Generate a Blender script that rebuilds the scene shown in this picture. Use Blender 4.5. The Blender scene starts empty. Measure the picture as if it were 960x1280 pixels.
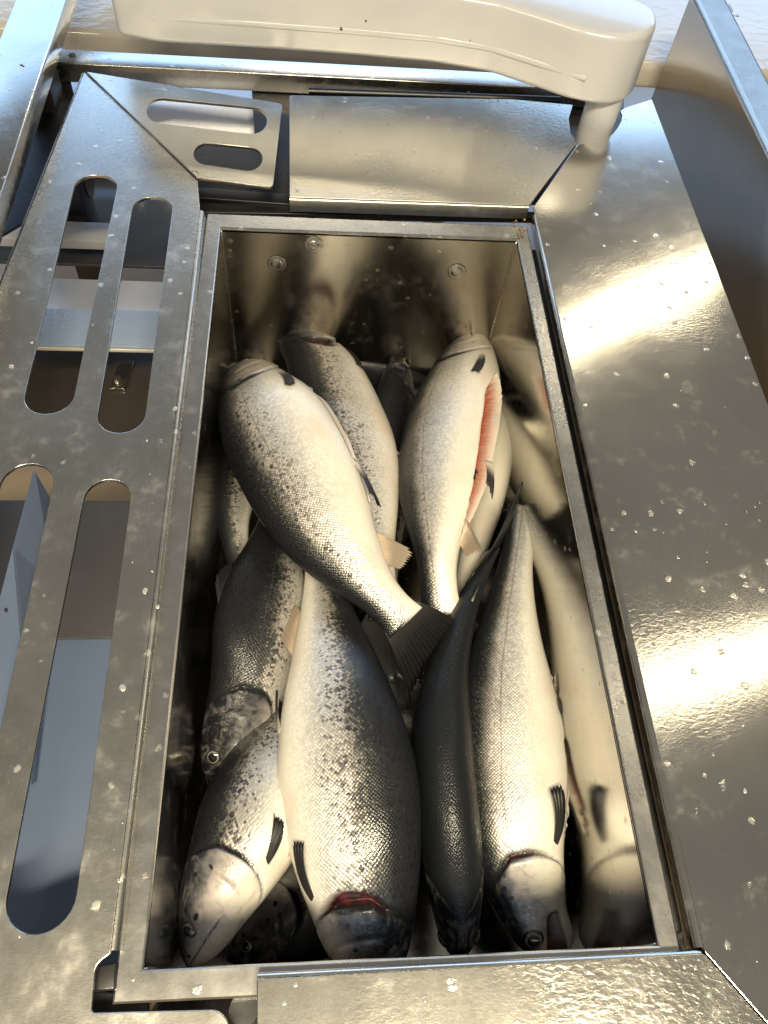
import bpy, bmesh, math, random
import numpy as np
from mathutils import Vector, Matrix

# ------------------------------------------------------------------ camera, world, lamps, exposure
SC = bpy.context.scene
C = SC.collection
Q = (-0.07582063, -0.45066299, 0.70005937, 0.55936047, -0.16936762, 0.14930342)   # measured from the tub rim
ROT = Matrix.Rotation(Q[4], 3, 'Z') @ Matrix.Rotation(Q[3], 3, 'X') @ Matrix.Rotation(Q[5], 3, 'Z')
CAM = Vector(Q[:3]); FPX = 962.0
cd = bpy.data.cameras.new('camera'); cam = bpy.data.objects.new('camera', cd); C.objects.link(cam)
cam.matrix_world = Matrix.Translation(CAM) @ ROT.to_4x4()
cd.sensor_fit = 'VERTICAL'; cd.sensor_height = 24.0; cd.lens = FPX / 1280 * 24.0
cd.clip_start = 0.02; cd.clip_end = 200
SC.camera = cam

W = bpy.data.worlds.new('World'); SC.world = W; W.use_nodes = True
W.node_tree.nodes['Background'].inputs[0].default_value = (0.172, 0.162, 0.142, 1)
W.node_tree.nodes['Background'].inputs[1].default_value = 1.0

def lamp(name, loc, size, power, color, rot):
    l = bpy.data.lights.new(name, 'AREA'); l.shape = 'RECTANGLE'; l.size, l.size_y = size
    l.energy = power; l.color = color
    o = bpy.data.objects.new(name, l); C.objects.link(o); o.location = loc; o.rotation_euler = rot
    return o
WARM = (1.0, 0.875, 0.61)
lamp('ceiling_tube_or_fill', (1.78, 2.80, 2.3), (1.5, 0.065), 7.0, WARM, (0, 0, math.radians(31)))
lamp('ceiling_tube_or_fill', (1.85, 0.69, 2.3), (1.5, 0.065), 4.2, WARM, (0, 0, math.radians(15)))
lamp('ceiling_tube_or_fill', (0.1, 4.35, 2.3), (1.5, 0.10), 18, WARM, (0, 0, math.radians(12)))
lamp('ceiling_tube_or_fill', (0.0, -1.36, 2.3), (1.5, 0.13), 112, WARM, (0, 0, math.radians(20)))  # added fill lamp for the fish, behind the camera
lamp('ceiling_tube_or_fill', (-2.0, -1.6, 2.3), (1.5, 0.13), 36, WARM, (0, 0, math.radians(20)))  # added fill lamp from the left, where the plates don't mirror it
lamp('window', (0.2, 4.6, 1.30), (8.0, 2.2), 150, (0.36, 0.61, 1.0), (math.radians(-90), 0, 0))

SC.view_settings.view_transform = 'Standard'; SC.view_settings.look = 'None'
SC.view_settings.exposure = 0.35; SC.view_settings.gamma = 1.0; SC.view_settings.use_curve_mapping = False

rnd = random.Random(7)

def at(px, py, z=0.0):
    """point of the photograph (960x1280 grid) on the level z"""
    d = ROT @ Vector(((px - 480) / FPX, -(py - 640) / FPX, -1.0))
    return CAM + d * ((z - CAM.z) / d.z)

# ------------------------------------------------------------------ node helpers
class NT:
    def __init__(s, name):
        s.m = bpy.data.materials.new(name); s.m.use_nodes = True
        s.t = s.m.node_tree; s.n = s.t.nodes; s.b = s.n['Principled BSDF']
    def add(s, typ, **kw):
        n = s.n.new(typ)
        for k, v in kw.items(): setattr(n, k, v)
        return n
    def put(s, sock, v):
        if isinstance(v, bpy.types.NodeSocket): s.t.links.new(v, sock)
        elif isinstance(v, (tuple, list)) and len(v) == 3 and sock.type == 'RGBA': sock.default_value = (*v, 1)
        else: sock.default_value = v
    def set(s, name, v): s.put(s.b.inputs[name], v)
    def math(s, op, a, b=0.0, c=0.0, clamp=False):
        n = s.add('ShaderNodeMath', operation=op, use_clamp=clamp)
        s.put(n.inputs[0], a); s.put(n.inputs[1], b); s.put(n.inputs[2], c); return n.outputs[0]
    def mix(s, f, a, b, mode='MIX'):
        n = s.add('ShaderNodeMix', data_type='RGBA', blend_type=mode)
        s.put(n.inputs[0], f); s.put(n.inputs[6], a); s.put(n.inputs[7], b); return n.outputs[2]
    def fmix(s, f, a, b):
        n = s.add('ShaderNodeMix', data_type='FLOAT'); s.put(n.inputs[0], f); s.put(n.inputs[2], a); s.put(n.inputs[3], b); return n.outputs[0]
    def step(s, x, lo, hi, a=0.0, b=1.0):
        n = s.add('ShaderNodeMapRange', interpolation_type='SMOOTHSTEP')
        s.put(n.inputs[0], x); n.inputs[1].default_value = lo; n.inputs[2].default_value = hi
        n.inputs[3].default_value = a; n.inputs[4].default_value = b; return n.outputs[0]
    def coord(s, kind='Object', scale=(1, 1, 1), rot=(0, 0, 0), loc=(0, 0, 0)):
        tc = s.add('ShaderNodeTexCoord'); mp = s.add('ShaderNodeMapping')
        s.t.links.new(tc.outputs[kind], mp.inputs[0])
        mp.inputs['Scale'].default_value = scale; mp.inputs['Rotation'].default_value = rot; mp.inputs['Location'].default_value = loc
        return mp.outputs[0]
    def noise(s, v, scale, detail=4, rough=0.5, dist=0.0):
        n = s.add('ShaderNodeTexNoise'); s.put(n.inputs['Vector'], v); n.inputs['Scale'].default_value = scale
        n.inputs['Detail'].default_value = detail; n.inputs['Roughness'].default_value = rough; n.inputs['Distortion'].default_value = dist
        return n.outputs[0]
    def voro(s, v, scale, rand=1.0, dim='3D', feature='F1'):
        n = s.add('ShaderNodeTexVoronoi', voronoi_dimensions=dim, feature=feature)
        s.put(n.inputs['Vector'], v); n.inputs['Scale'].default_value = scale; n.inputs['Randomness'].default_value = rand
        return n.outputs
    def attr(s, name):
        n = s.add('ShaderNodeAttribute', attribute_name=name); return n.outputs['Fac']
    def bump(s, h, strength, dist=0.001, normal=None):
        n = s.add('ShaderNodeBump'); n.inputs['Strength'].default_value = 1.0
        s.put(n.inputs['Height'], h); s.put(n.inputs['Strength'], strength); n.inputs['Distance'].default_value = dist
        if normal is not None: s.t.links.new(normal, n.inputs['Normal'])
        return n.outputs[0]
    def ramp(s, f, stops):
        n = s.add('ShaderNodeValToRGB'); s.put(n.inputs[0], f); e = n.color_ramp.elements
        while len(e) < len(stops): e.new(0.5)
        for k, (p, col) in enumerate(stops): e[k].position = p; e[k].color = (*col, 1)
        return n.outputs[0]

# ------------------------------------------------------------------ materials
def steel(name, base=(0.56, 0.545, 0.52), rough=0.3, wet=0.6, slime=1.0, brush=(1, 1, 1), scratch=0.5, var=0.18, rscale=130.0):
    """worn stainless sheet under a film of water and fish slime"""
    n = NT(name); v = n.coord()
    big = n.noise(v, 7.0, 3); mid = n.noise(v, 38.0, 5, 0.6); fine = n.noise(v, 420.0, 3, 0.6)
    # pale dried slime: small flecks and faint mottling
    sp = n.voro(v, 62.0)
    wob = n.noise(v, 230.0, 3, 0.6)
    r = n.math('ADD', sp['Distance'], n.math('MULTIPLY', n.math('SUBTRACT', wob, 0.5), 0.45))
    keep = n.step(n.math('MULTIPLY', n.add('ShaderNodeSeparateColor').outputs[0], 1.0), 0.0, 1.0)
    sc = n.add('ShaderNodeSeparateColor'); n.t.links.new(sp['Color'], sc.inputs[0])
    pres = n.step(sc.outputs[0], 0.78, 0.84)
    fleck = n.math('MULTIPLY', n.step(r, 0.25, 0.10), pres)
    mott = n.math('MULTIPLY', n.step(mid, 0.55, 0.78), 0.45)
    fl = n.math('MULTIPLY', n.math('MAXIMUM', fleck, mott), slime * 0.55, clamp=True)
    # hair scratches
    sv = n.coord(scale=(14, 2.2, 6), rot=(0, 0, math.radians(16)))
    sn = n.noise(sv, 20.0, 3, 0.55, 0.8)
    line = n.math('ABSOLUTE', n.math('SUBTRACT', sn, 0.5))
    scr = n.math('MULTIPLY', n.step(line, 0.016, 0.003), n.step(n.noise(v, 9.0, 2), 0.46, 0.60))
    scr = n.math('MULTIPLY', scr, scratch)
    col = n.mix(n.step(big, 0.3, 0.75), base, tuple(c * 0.86 for c in base))
    col = n.mix(fl, col, (0.72, 0.68, 0.60))
    col = n.mix(n.math('MULTIPLY', scr, 0.75), col, (0.80, 0.78, 0.72))
    # brown specks
    dsp = n.voro(n.coord(loc=(3.1, 1.7, 0)), 24.0)
    dsc = n.add('ShaderNodeSeparateColor'); n.t.links.new(dsp['Color'], dsc.inputs[0])
    dirt = n.math('MULTIPLY', n.step(dsp['Distance'], 0.055, 0.035), n.step(dsc.outputs[1], 0.80, 0.84))
    dirt = n.math('MULTIPLY', dirt, min(1, slime))
    col = n.mix(dirt, col, (0.06, 0.03, 0.018))
    n.set('Base Color', col)
    n.set('Metallic', n.math('SUBTRACT', 1.0, n.math('ADD', n.math('MULTIPLY', fl, 0.9), dirt, clamp=True), clamp=True))
    rg = n.math('ADD', n.math('MULTIPLY', n.math('SUBTRACT', mid, 0.5), var), rough)
    rg = n.math('ADD', rg, n.math('MULTIPLY', fl, 0.25), clamp=True)
    n.set('Roughness', rg)
    # water film: crinkled ripples in patches
    wv = n.coord(scale=(1.0, 1.6, 1.0), rot=(0, 0, math.radians(-25)))
    rip = n.noise(wv, rscale, 4, 0.62, 0.5)
    patch = n.step(n.noise(v, 5.5, 3), 0.36, 0.66)
    bv = n.coord(scale=brush)
    br = n.noise(bv, 300.0, 2, 0.5)
    b1 = n.bump(br, 0.06, 0.0006)
    b2 = n.bump(rip, n.math('MULTIPLY', patch, wet), 0.0011, b1)
    b3 = n.bump(n.math('ADD', fleck, n.math('MULTIPLY', fine, 0.15)), 0.35, 0.0005, b2)
    n.set('Normal', b3)
    return n.m

M = {}
M['plate'] = steel('slimed steel plate', (0.60, 0.58, 0.535), 0.27, 0.2, 0.55, (0.6, 6, 6), 0.9)
M['wetplate'] = steel('wet steel plate', (0.70, 0.675, 0.62), 0.13, 0.11, 0.5, (6, 0.6, 6), 0.7, 0.06, 190.0)
M['goldplate'] = steel('wet far plate steel', (0.64, 0.61, 0.54), 0.30, 0.60, 0.6, (6, 0.6, 6), 0.3, 0.1, 170.0)
M['tub'] = steel('tub wall steel', (0.60, 0.58, 0.53), 0.125, 0.08, 0.45, (6, 6, 0.4), 0.15)
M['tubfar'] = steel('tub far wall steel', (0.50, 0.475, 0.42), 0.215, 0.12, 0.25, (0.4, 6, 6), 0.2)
M['rim'] = steel('tub rim steel', (0.60, 0.585, 0.56), 0.27, 0.1, 0.35, (4, 0.4, 4), 0.2)
M['guard'] = steel('guard steel', (0.46, 0.44, 0.40), 0.17, 0.08, 0.3, (1, 5, 5), 0.2)
M['guardwarm'] = steel('warmed guard steel', (0.47, 0.415, 0.34), 0.20, 0.12, 0.4, (5, 1, 1), 0.5, 0.12)  # base warmed to offset the blue reflection on the guard face
M['frame'] = steel('dark frame steel', (0.075, 0.073, 0.075), 0.42, 0.05, 0.12, (1, 1, 1), 0.1)

def plastic(name, col, rough=0.3, wet=0.0, dirt=0.25, sss=0.0, wetscale=60.0, stretch=(1, 1, 1)):
    n = NT(name); v = n.coord()
    a = n.noise(v, 9.0, 4); b = n.noise(v, 60.0, 4, 0.6)
    c2 = n.mix(n.step(a, 0.35, 0.7, 0, 0.35), col, tuple(x * 0.86 for x in col))
    sp = n.voro(v, 26.0); sc = n.add('ShaderNodeSeparateColor'); n.t.links.new(sp['Color'], sc.inputs[0])
    dot = n.math('MULTIPLY', n.step(n.math('ADD', sp['Distance'], n.math('MULTIPLY', b, 0.06)), 0.10, 0.075), n.step(sc.outputs[0], 0.80, 0.84))
    c3 = n.mix(n.math('MULTIPLY', dot, dirt * 3, clamp=True), c2, (0.05, 0.02, 0.015))
    n.set('Base Color', c3); n.set('Roughness', n.math('ADD', rough, n.math('MULTIPLY', n.math('SUBTRACT', b, 0.5), 0.15)))
    if sss: n.set('Subsurface Weight', sss); n.b.inputs['Subsurface Radius'].default_value = (0.02, 0.015, 0.01); n.set('Subsurface Scale', 0.3)
    n.set('Coat Weight', 0.4); n.set('Coat Roughness', 0.1)
    wv = n.coord(scale=stretch)
    w = n.noise(wv, wetscale, 3, 0.55, 0.4)
    n.set('Normal', n.bump(w, max(wet, 0.02), 0.002))
    return n.m
M['white'] = plastic('white plastic', (0.55, 0.555, 0.59), 0.22, 0.04, 0.5, 0.12)
M['table'] = plastic('wet white table top', (0.56, 0.52, 0.46), 0.08, 0.8, 0.1, 0.0, 40.0, (0.8, 1.2, 1))
M['beam'] = plastic('white beam', (0.60, 0.57, 0.51), 0.25, 0.35, 0.6, 0.0, 120.0)
M['beam_reflection'] = plastic('pale blue strip', (0.36, 0.46, 0.68), 0.2, 0.8, 0.5, 0.0, 160.0)  # window reflection on the wet beam top, painted as pale blue
M['blue'] = plastic('reflection blue', (0.15, 0.20, 0.32), 0.35, 0.05, 0.3)  # blue of the window mirrored in the sheet, put into its colour
M['dim_reflection'] = plastic('grey liner', (0.070, 0.068, 0.075), 0.5, 0.1, 0.2)  # darker part of the same reflection, painted grey
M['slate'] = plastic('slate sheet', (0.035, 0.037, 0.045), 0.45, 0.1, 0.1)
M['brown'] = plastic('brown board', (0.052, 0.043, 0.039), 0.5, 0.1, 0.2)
M['rubber'] = plastic('black rubber', (0.012, 0.012, 0.013), 0.45, 0.1, 0.05)
M['nearplate'] = steel('near plate steel', (0.56, 0.54, 0.49), 0.22, 0.35, 0.6, (6, 0.6, 6), 0.5, 0.08, 170.0)
M['floor'] = plastic('floor resin', (0.36, 0.28, 0.20), 0.3, 0.2, 0.15, 0.0, 30.0)
M['pale'] = plastic('pale sheet', (0.72, 0.74, 0.82), 0.25, 0.5, 0.1, 0.0, 40.0, (2.5, 0.3, 1))  # blue tint stands in for window light that the table blocks
n = NT('lettering ink'); n.set('Base Color', (0.03, 0.04, 0.08)); n.set('Roughness', 0.5); M['ink'] = n.m
n = NT('eye pupil'); n.set('Base Color', (0.004, 0.004, 0.006)); n.set('Roughness', 0.06); n.set('Coat Weight', 1.0); M['pupil'] = n.m
n = NT('eye iris')
ev = n.coord('Object'); sep = n.add('ShaderNodeSeparateXYZ'); n.t.links.new(ev, sep.inputs[0])
rr = n.math('SQRT', n.math('ADD', n.math('POWER', sep.outputs[0], 2.0), n.math('POWER', sep.outputs[1], 2.0)))
n.set('Base Color', n.ramp(rr, [(0.0, (0.01, 0.01, 0.012)), (0.56, (0.012, 0.013, 0.015)), (0.64, (0.26, 0.24, 0.16)), (0.74, (0.16, 0.17, 0.17)), (0.82, (0.02, 0.022, 0.03)), (1.0, (0.02, 0.02, 0.025))]))
n.set('Roughness', 0.08); n.set('Coat Weight', 1.0); M['iris'] = n.m
n = NT('dried slime scale'); n.set('Base Color', (0.40, 0.39, 0.36)); n.set('Roughness', 0.22); n.set('Metallic', 0.3); n.set('Coat Weight', 0.7); M['scale'] = n.m
n = NT('blood'); n.set('Base Color', (0.10, 0.004, 0.006)); n.set('Roughness', 0.12); M['blood'] = n.m
n = NT('dirt'); dv = n.coord(); n.set('Base Color', n.ramp(n.noise(dv, 200.0, 3), [(0.3, (0.05, 0.028, 0.012)), (0.55, (0.22, 0.13, 0.06)), (0.75, (0.50, 0.40, 0.28))])); n.set('Roughness', 0.4); M['dirt'] = n.m
n = NT('water drop'); n.set('Base Color', (0.9, 0.9, 0.9)); n.set('Transmission Weight', 1.0); n.set('Roughness', 0.0); n.set('IOR', 1.33); M['water'] = n.m

def fish_skin():
    n = NT('trout skin')
    pig0, head, red, gore, cream, spk = (n.attr(k) for k in ('pig', 'head', 'red', 'gore', 'cream', 'spk'))
    uvn = n.add('ShaderNodeUVMap'); uvn.uv_map = 'UVMap'; uv = uvn.outputs[0]
    oi = n.add('ShaderNodeObjectInfo')
    off = n.add('ShaderNodeVectorMath', operation='ADD'); n.t.links.new(uv, off.inputs[0])
    comb = n.add('ShaderNodeCombineXYZ'); n.put(comb.inputs[0], n.math('MULTIPLY', oi.outputs['Random'], 7.0)); n.put(comb.inputs[1], n.math('MULTIPLY', oi.outputs['Random'], 3.0))
    n.t.links.new(comb.outputs[0], off.inputs[1]); uvo = off.outputs[0]
    # scale lattice
    mp = n.add('ShaderNodeMapping'); n.t.links.new(uv, mp.inputs[0]); mp.inputs['Rotation'].default_value = (0, 0, math.radians(45))
    wn = n.add('ShaderNodeTexNoise'); n.put(wn.inputs['Vector'], uvo); wn.inputs['Scale'].default_value = 60; wn.inputs['Detail'].default_value = 2
    wsub = n.add('ShaderNodeVectorMath', operation='MULTIPLY_ADD'); n.t.links.new(wn.outputs[1], wsub.inputs[0]); wsub.inputs[1].default_value = (0.0012, 0.0012, 0); n.t.links.new(mp.outputs[0], wsub.inputs[2])
    vo = n.voro(wsub.outputs[0], 1 / 0.00265, 0.28, '2D')
    d = vo['Distance']
    sc = n.add('ShaderNodeSeparateColor'); n.t.links.new(vo['Color'], sc.inputs[0]); ra, rb, rc = sc.outputs[0], sc.outputs[1], sc.outputs[2]
    big = n.noise(uvo, 22.0, 4, 0.6); med = n.noise(uvo, 90.0, 4, 0.6); fin = n.noise(uvo, 500.0, 3, 0.6)
    pig = n.math('ADD', pig0, n.math('MULTIPLY', n.math('SUBTRACT', big, 0.5), 0.16), clamp=True)
    base = n.ramp(pig, [(0.0, (0.64, 0.60, 0.52)), (0.22, (0.68, 0.66, 0.61)), (0.45, (0.70, 0.675, 0.63)), (0.60, (0.62, 0.57, 0.53)), (0.70, (0.17, 0.165, 0.145)), (0.77, (0.035, 0.04, 0.038)), (0.90, (0.010, 0.012, 0.015))])
    # scale rims and single bright scales
    notbelly = n.step(pig, -0.08, 0.36)
    big2 = n.noise(uvo, 11.0, 3, 0.6)
    rim = n.math('MULTIPLY', n.step(d, 0.34, 0.62), n.math('MULTIPLY', notbelly, n.step(big2, 0.30, 0.58, 0.45, 1.0)))
    scol = n.mix(n.math('MULTIPLY', rim, n.step(pig, 0.25, 0.85, 0.14, 0.92)), base, (0.012, 0.012, 0.014))
    glint = n.math('MULTIPLY', n.step(d, 0.48, 0.15), n.math('MULTIPLY', n.step(pig, 0.56, 0.70), n.step(pig, 0.97, 0.72)))
    glint = n.math('MULTIPLY', n.math('MULTIPLY', glint, n.step(spk, 0.05, 0.2)), n.step(ra, 0.40, 1.0))
    scol = n.mix(n.math('MULTIPLY', glint, 0.62), scol, n.mix(rb, (0.34, 0.31, 0.18), (0.27, 0.29, 0.29)))
    scol = n.mix(n.math('MULTIPLY', n.math('MULTIPLY', notbelly, n.step(pig, 0.80, 0.62)), n.step(rc, 0.0, 1.0, 0.26, 0.0)), scol, (0.10, 0.09, 0.09))
    # single black scales, denser towards the back
    blk = n.step(n.math('ADD', rb, n.math('MULTIPLY', n.math('SUBTRACT', pig, 0.45), 1.7)), 0.84, 0.96)
    blk = n.math('MULTIPLY', blk, n.math('MULTIPLY', n.step(pig, 0.30, 0.46), n.step(d, 0.62, 0.42)))
    scol = n.mix(n.math('MULTIPLY', n.math('MULTIPLY', blk, spk), n.fmix(n.step(big, 0.35, 0.6), 0.6, 1.0)), scol, (0.014, 0.014, 0.016))
    # black spots
    dv = n.add('ShaderNodeVectorMath', operation='MULTIPLY_ADD'); n.t.links.new(wn.outputs[1], dv.inputs[0]); dv.inputs[1].default_value = (0.006, 0.006, 0); n.t.links.new(uvo, dv.inputs[2])
    sv = n.voro(dv.outputs[0], 1 / 0.0082, 1.0, '2D'); ss = n.add('ShaderNodeSeparateColor'); n.t.links.new(sv['Color'], ss.inputs[0])
    srad = n.math('ADD', sv['Distance'], n.math('MULTIPLY', n.math('SUBTRACT', n.noise(uvo, 260.0, 3, 0.6), 0.5), 0.75))
    srad = n.math('ADD', srad, n.math('MULTIPLY', ss.outputs[1], 0.13))
    spot = n.math('MULTIPLY', n.step(srad, 0.36, 0.27), n.step(n.math('ADD', ss.outputs[0], n.math('MULTIPLY', pig, 0.75)), 0.92, 0.98))
    spot = n.math('MULTIPLY', spot, n.math('MULTIPLY', n.step(pig, 0.47, 0.60), n.step(spk, 0.0, 0.4, 0.2, 1.0)))
    scol = n.mix(n.math('MULTIPLY', spot, 0.93), scol, (0.008, 0.008, 0.012))
    # lateral line
    ux = n.add('ShaderNodeSeparateXYZ'); n.t.links.new(uv, ux.inputs[0])
    lat = n.step(n.math('ABSOLUTE', n.math('ADD', ux.outputs[1], n.math('MULTIPLY', n.math('SUBTRACT', big, 0.5), 0.003))), 0.0011, 0.0004)
    scol = n.mix(n.math('MULTIPLY', lat, 0.40), scol, (0.06, 0.055, 0.05))
    # head: smooth skin, dark crown, mottled cheek
    hb = n.ramp(n.math('ADD', pig, n.math('ADD', n.math('MULTIPLY', n.math('SUBTRACT', med, 0.5), 0.34), n.math('MULTIPLY', n.math('SUBTRACT', big, 0.5), 0.2))), [(0.0, (0.62, 0.57, 0.48)), (0.30, (0.56, 0.52, 0.47)), (0.50, (0.42, 0.37, 0.35)), (0.62, (0.16, 0.15, 0.155)), (0.76, (0.022, 0.024, 0.03)), (1.0, (0.008, 0.009, 0.013))])
    hv = n.voro(dv.outputs[0], 1 / 0.013, 1.0, '2D'); hs = n.add('ShaderNodeSeparateColor'); n.t.links.new(hv['Color'], hs.inputs[0])
    hspot = n.math('MULTIPLY', n.math('MULTIPLY', n.step(n.math('ADD', hv['Distance'], n.math('MULTIPLY', n.math('SUBTRACT', med, 0.5), 0.3)), 0.21, 0.13), n.step(hs.outputs[0], 0.55, 0.60)), n.step(pig, 0.42, 0.52))
    hb = n.mix(n.math('MULTIPLY', n.step(n.noise(uvo, 55.0, 5, 0.7, 1.2), 0.46, 0.66), n.step(pig, 0.02, 0.35, 0.2, 0.55)), hb, (0.20, 0.185, 0.18))
    hcol = n.mix(hspot, hb, (0.012, 0.01, 0.014))
    col = n.mix(head, scol, hcol)
    col = n.mix(n.math('MULTIPLY', cream, 0.6), col, (0.66, 0.61, 0.52))
    pink = n.math('MULTIPLY', n.step(n.noise(uvo, 14.0, 3), 0.50, 0.70), n.math('MULTIPLY', n.step(pig, 0.40, 0.05), 0.34))
    col = n.mix(pink, col, (0.58, 0.36, 0.27))
    flesh = n.ramp(n.math('ADD', n.math('MULTIPLY', n.noise(uvo, 120.0, 4, 0.7), 0.75), n.math('MULTIPLY', n.math('SINE', n.math('ADD', n.math('MULTIPLY', ux.outputs[0], 900.0), n.math('MULTIPLY', n.noise(uvo, 40.0, 2), 6.0))), 0.07)), [(0.22, (0.28, 0.05, 0.022)), (0.5, (0.46, 0.115, 0.05)), (0.85, (0.60, 0.27, 0.16))])
    col = n.mix(red, col, flesh)
    col = n.mix(gore, col, n.mix(n.step(med, 0.35, 0.7), (0.010, 0.001, 0.001), (0.075, 0.005, 0.006)))
    n.set('Base Color', col)
    notflesh = n.math('SUBTRACT', 1.0, n.math('MAXIMUM', red, gore), clamp=True)
    met = n.math('MULTIPLY', n.math('MULTIPLY', n.step(pig, 0.12, 0.5), n.step(pig, 1.0, 0.70)), 0.55)
    met = n.math('MULTIPLY', n.math('MULTIPLY', met, notflesh), n.fmix(head, 1.0, 0.25))
    n.set('Specular IOR Level', n.step(pig, 0.75, 0.98, 0.5, 0.10))
    n.set('Metallic', n.math('MULTIPLY', met, n.math('SUBTRACT', 1.0, spot)))
    n.set('Roughness', n.math('ADD', 0.28, n.math('MULTIPLY', ra, 0.22)))
    n.set('Subsurface Weight', n.math('MULTIPLY', n.step(pig, 0.4, 0.1), 0.15))
    n.b.inputs['Subsurface Radius'].default_value = (0.012, 0.006, 0.003); n.set('Subsurface Scale', 0.4)
    n.set('Coat Weight', n.step(pig, 0.75, 0.98, 0.65, 0.22)); n.set('Coat Roughness', n.step(pig, 0.75, 0.98, 0.08, 0.05))
    sm = n.math('SUBTRACT', 1.0, n.math('MAXIMUM', n.math('MAXIMUM', red, gore), n.math('MULTIPLY', head, 0.97)), clamp=True)
    hgt = n.math('ADD', n.math('MULTIPLY', d, -0.7), n.math('MULTIPLY', n.math('SUBTRACT', ra, 0.5), 0.35))
    b1 = n.bump(hgt, n.math('MULTIPLY', sm, n.step(pig, 0.0, 0.4, 0.30, 0.70)), 0.0011)
    b2 = n.bump(n.math('ADD', med, n.math('MULTIPLY', fin, 0.3)), n.fmix(head, 0.18, 0.42), 0.0016, b1)
    n.set('Normal', b2)
    # the water film lies smoother than the scales
    c1 = n.bump(n.math('ADD', n.math('MULTIPLY', hgt, 0.5), n.noise(uvo, 160.0, 4, 0.65)), 0.40, 0.0014)
    n.set('Coat Normal', c1)
    return n.m
M['skin'] = fish_skin()

def fin_mat(name, a, b):
    n = NT(name); uvn = n.add('ShaderNodeUVMap'); uvn.uv_map = 'UVMap'
    sx = n.add('ShaderNodeSeparateXYZ'); n.t.links.new(uvn.outputs[0], sx.inputs[0])
    wob = n.math('MULTIPLY', n.noise(n.coord('Object'), 90.0, 3), 1.6)
    ray = n.math('SINE', n.math('ADD', n.math('MULTIPLY', sx.outputs[0], 6.2832), wob))
    r01 = n.step(ray, -0.4, 0.9)
    col = n.mix(n.step(n.math('ADD', sx.outputs[1], n.math('MULTIPLY', n.noise(n.coord('Object'), 60.0, 3), 0.3)), 0.15, 0.75), a, b)
    n.set('Base Color', n.mix(n.math('MULTIPLY', r01, 0.35), col, tuple(min(1, x * 1.5 + 0.006) for x in b)))
    n.set('Roughness', 0.5); n.set('Specular IOR Level', 0.25); n.set('Coat Weight', 0.12); n.set('Coat Roughness', 0.2)
    n.set('Normal', n.bump(ray, 0.10, 0.0005)); return n.m
M['fin_dark'] = fin_mat('dark fin', (0.022, 0.02, 0.019), (0.006, 0.006, 0.007))
M['fin_edge'] = fin_mat('dark fin with pale root', (0.55, 0.48, 0.38), (0.022, 0.020, 0.022))
M['fin_pale'] = fin_mat('pale fin', (0.55, 0.42, 0.30), (0.20, 0.16, 0.12))

# ------------------------------------------------------------------ object helpers
def empty(name, loc=(0, 0, 0)):
    o = bpy.data.objects.new(name, None); C.objects.link(o); o.location = loc; o.empty_display_size = 0.02
    return o
def tag(o, label=None, cat=None, group=None, kind=None):
    if label: o['label'] = label
    if cat: o['category'] = cat
    if group: o['group'] = group
    if kind: o['kind'] = kind
    return o
def link(name, me, m, parent=None, smooth=None):
    o = bpy.data.objects.new(name, me); C.objects.link(o)
    if m is not None and not me.materials: me.materials.append(m)
    if parent is not None:
        o.parent = parent; o.matrix_parent_inverse = Matrix.Translation(-parent.location)
    if smooth is not None:
        me.polygons.foreach_set('use_smooth', [True] * len(me.polygons))
        if smooth < 180: me.set_sharp_from_angle(angle=math.radians(smooth))
    return o
def pydata(name, vs, fs, m, parent=None, smooth=None):
    me = bpy.data.meshes.new(name); me.from_pydata([tuple(v) for v in vs], [], fs); me.update()
    bm = bmesh.new(); bm.from_mesh(me); bmesh.ops.recalc_face_normals(bm, faces=bm.faces); bm.to_mesh(me); bm.free()
    return link(name, me, m, parent, smooth)
def from_bm(name, bm, m, parent=None, smooth=None):
    me = bpy.data.meshes.new(name); bmesh.ops.recalc_face_normals(bm, faces=bm.faces); bm.to_mesh(me); bm.free()
    return link(name, me, m, parent, smooth)
def prism(name, pts, z0, z1, m, parent=None, bevel=0.0, seg=3, smooth=35):
    bm = bmesh.new()
    a = [bm.verts.new((p[0], p[1], z0 if len(p) < 3 or z0 is not None else p[2])) for p in pts]
    b = [bm.verts.new((p[0], p[1], z1)) for p in pts]
    bm.faces.new(a); bm.faces.new(b); k = len(pts)
    for i in range(k): bm.faces.new((a[i], a[(i + 1) % k], b[(i + 1) % k], b[i]))
    bmesh.ops.recalc_face_normals(bm, faces=bm.faces)
    if bevel: bmesh.ops.bevel(bm, geom=list(bm.edges), offset=bevel, segments=seg, profile=0.5, affect='EDGES', clamp_overlap=True)
    return from_bm(name, bm, m, parent, smooth)
def box(name, x0, x1, y0, y1, z0, z1, m, parent=None, bevel=0.0, seg=2):
    return prism(name, [(x0, y0), (x1, y0), (x1, y1), (x0, y1)], z0, z1, m, parent, bevel, seg)
def tube_bm(bm, pts, r, k=12, cap=True):
    rings = []
    for i, p in enumerate(pts):
        t = (Vector(pts[min(i + 1, len(pts) - 1)]) - Vector(pts[max(i - 1, 0)])).normalized()
        u = t.orthogonal().normalized() if i == 0 else (u - t * u.dot(t)).normalized()
        w = t.cross(u); rad = r[i] if isinstance(r, (list, tuple)) else r
        rings.append([bm.verts.new(Vector(p) + (u * math.cos(2 * math.pi * j / k) + w * math.sin(2 * math.pi * j / k)) * rad) for j in range(k)])
    for a, b in zip(rings, rings[1:]):
        for j in range(k): bm.faces.new((a[j], a[(j + 1) % k], b[(j + 1) % k], b[j]))
    if cap: bm.faces.new(rings[0]); bm.faces.new(rings[-1])

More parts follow.
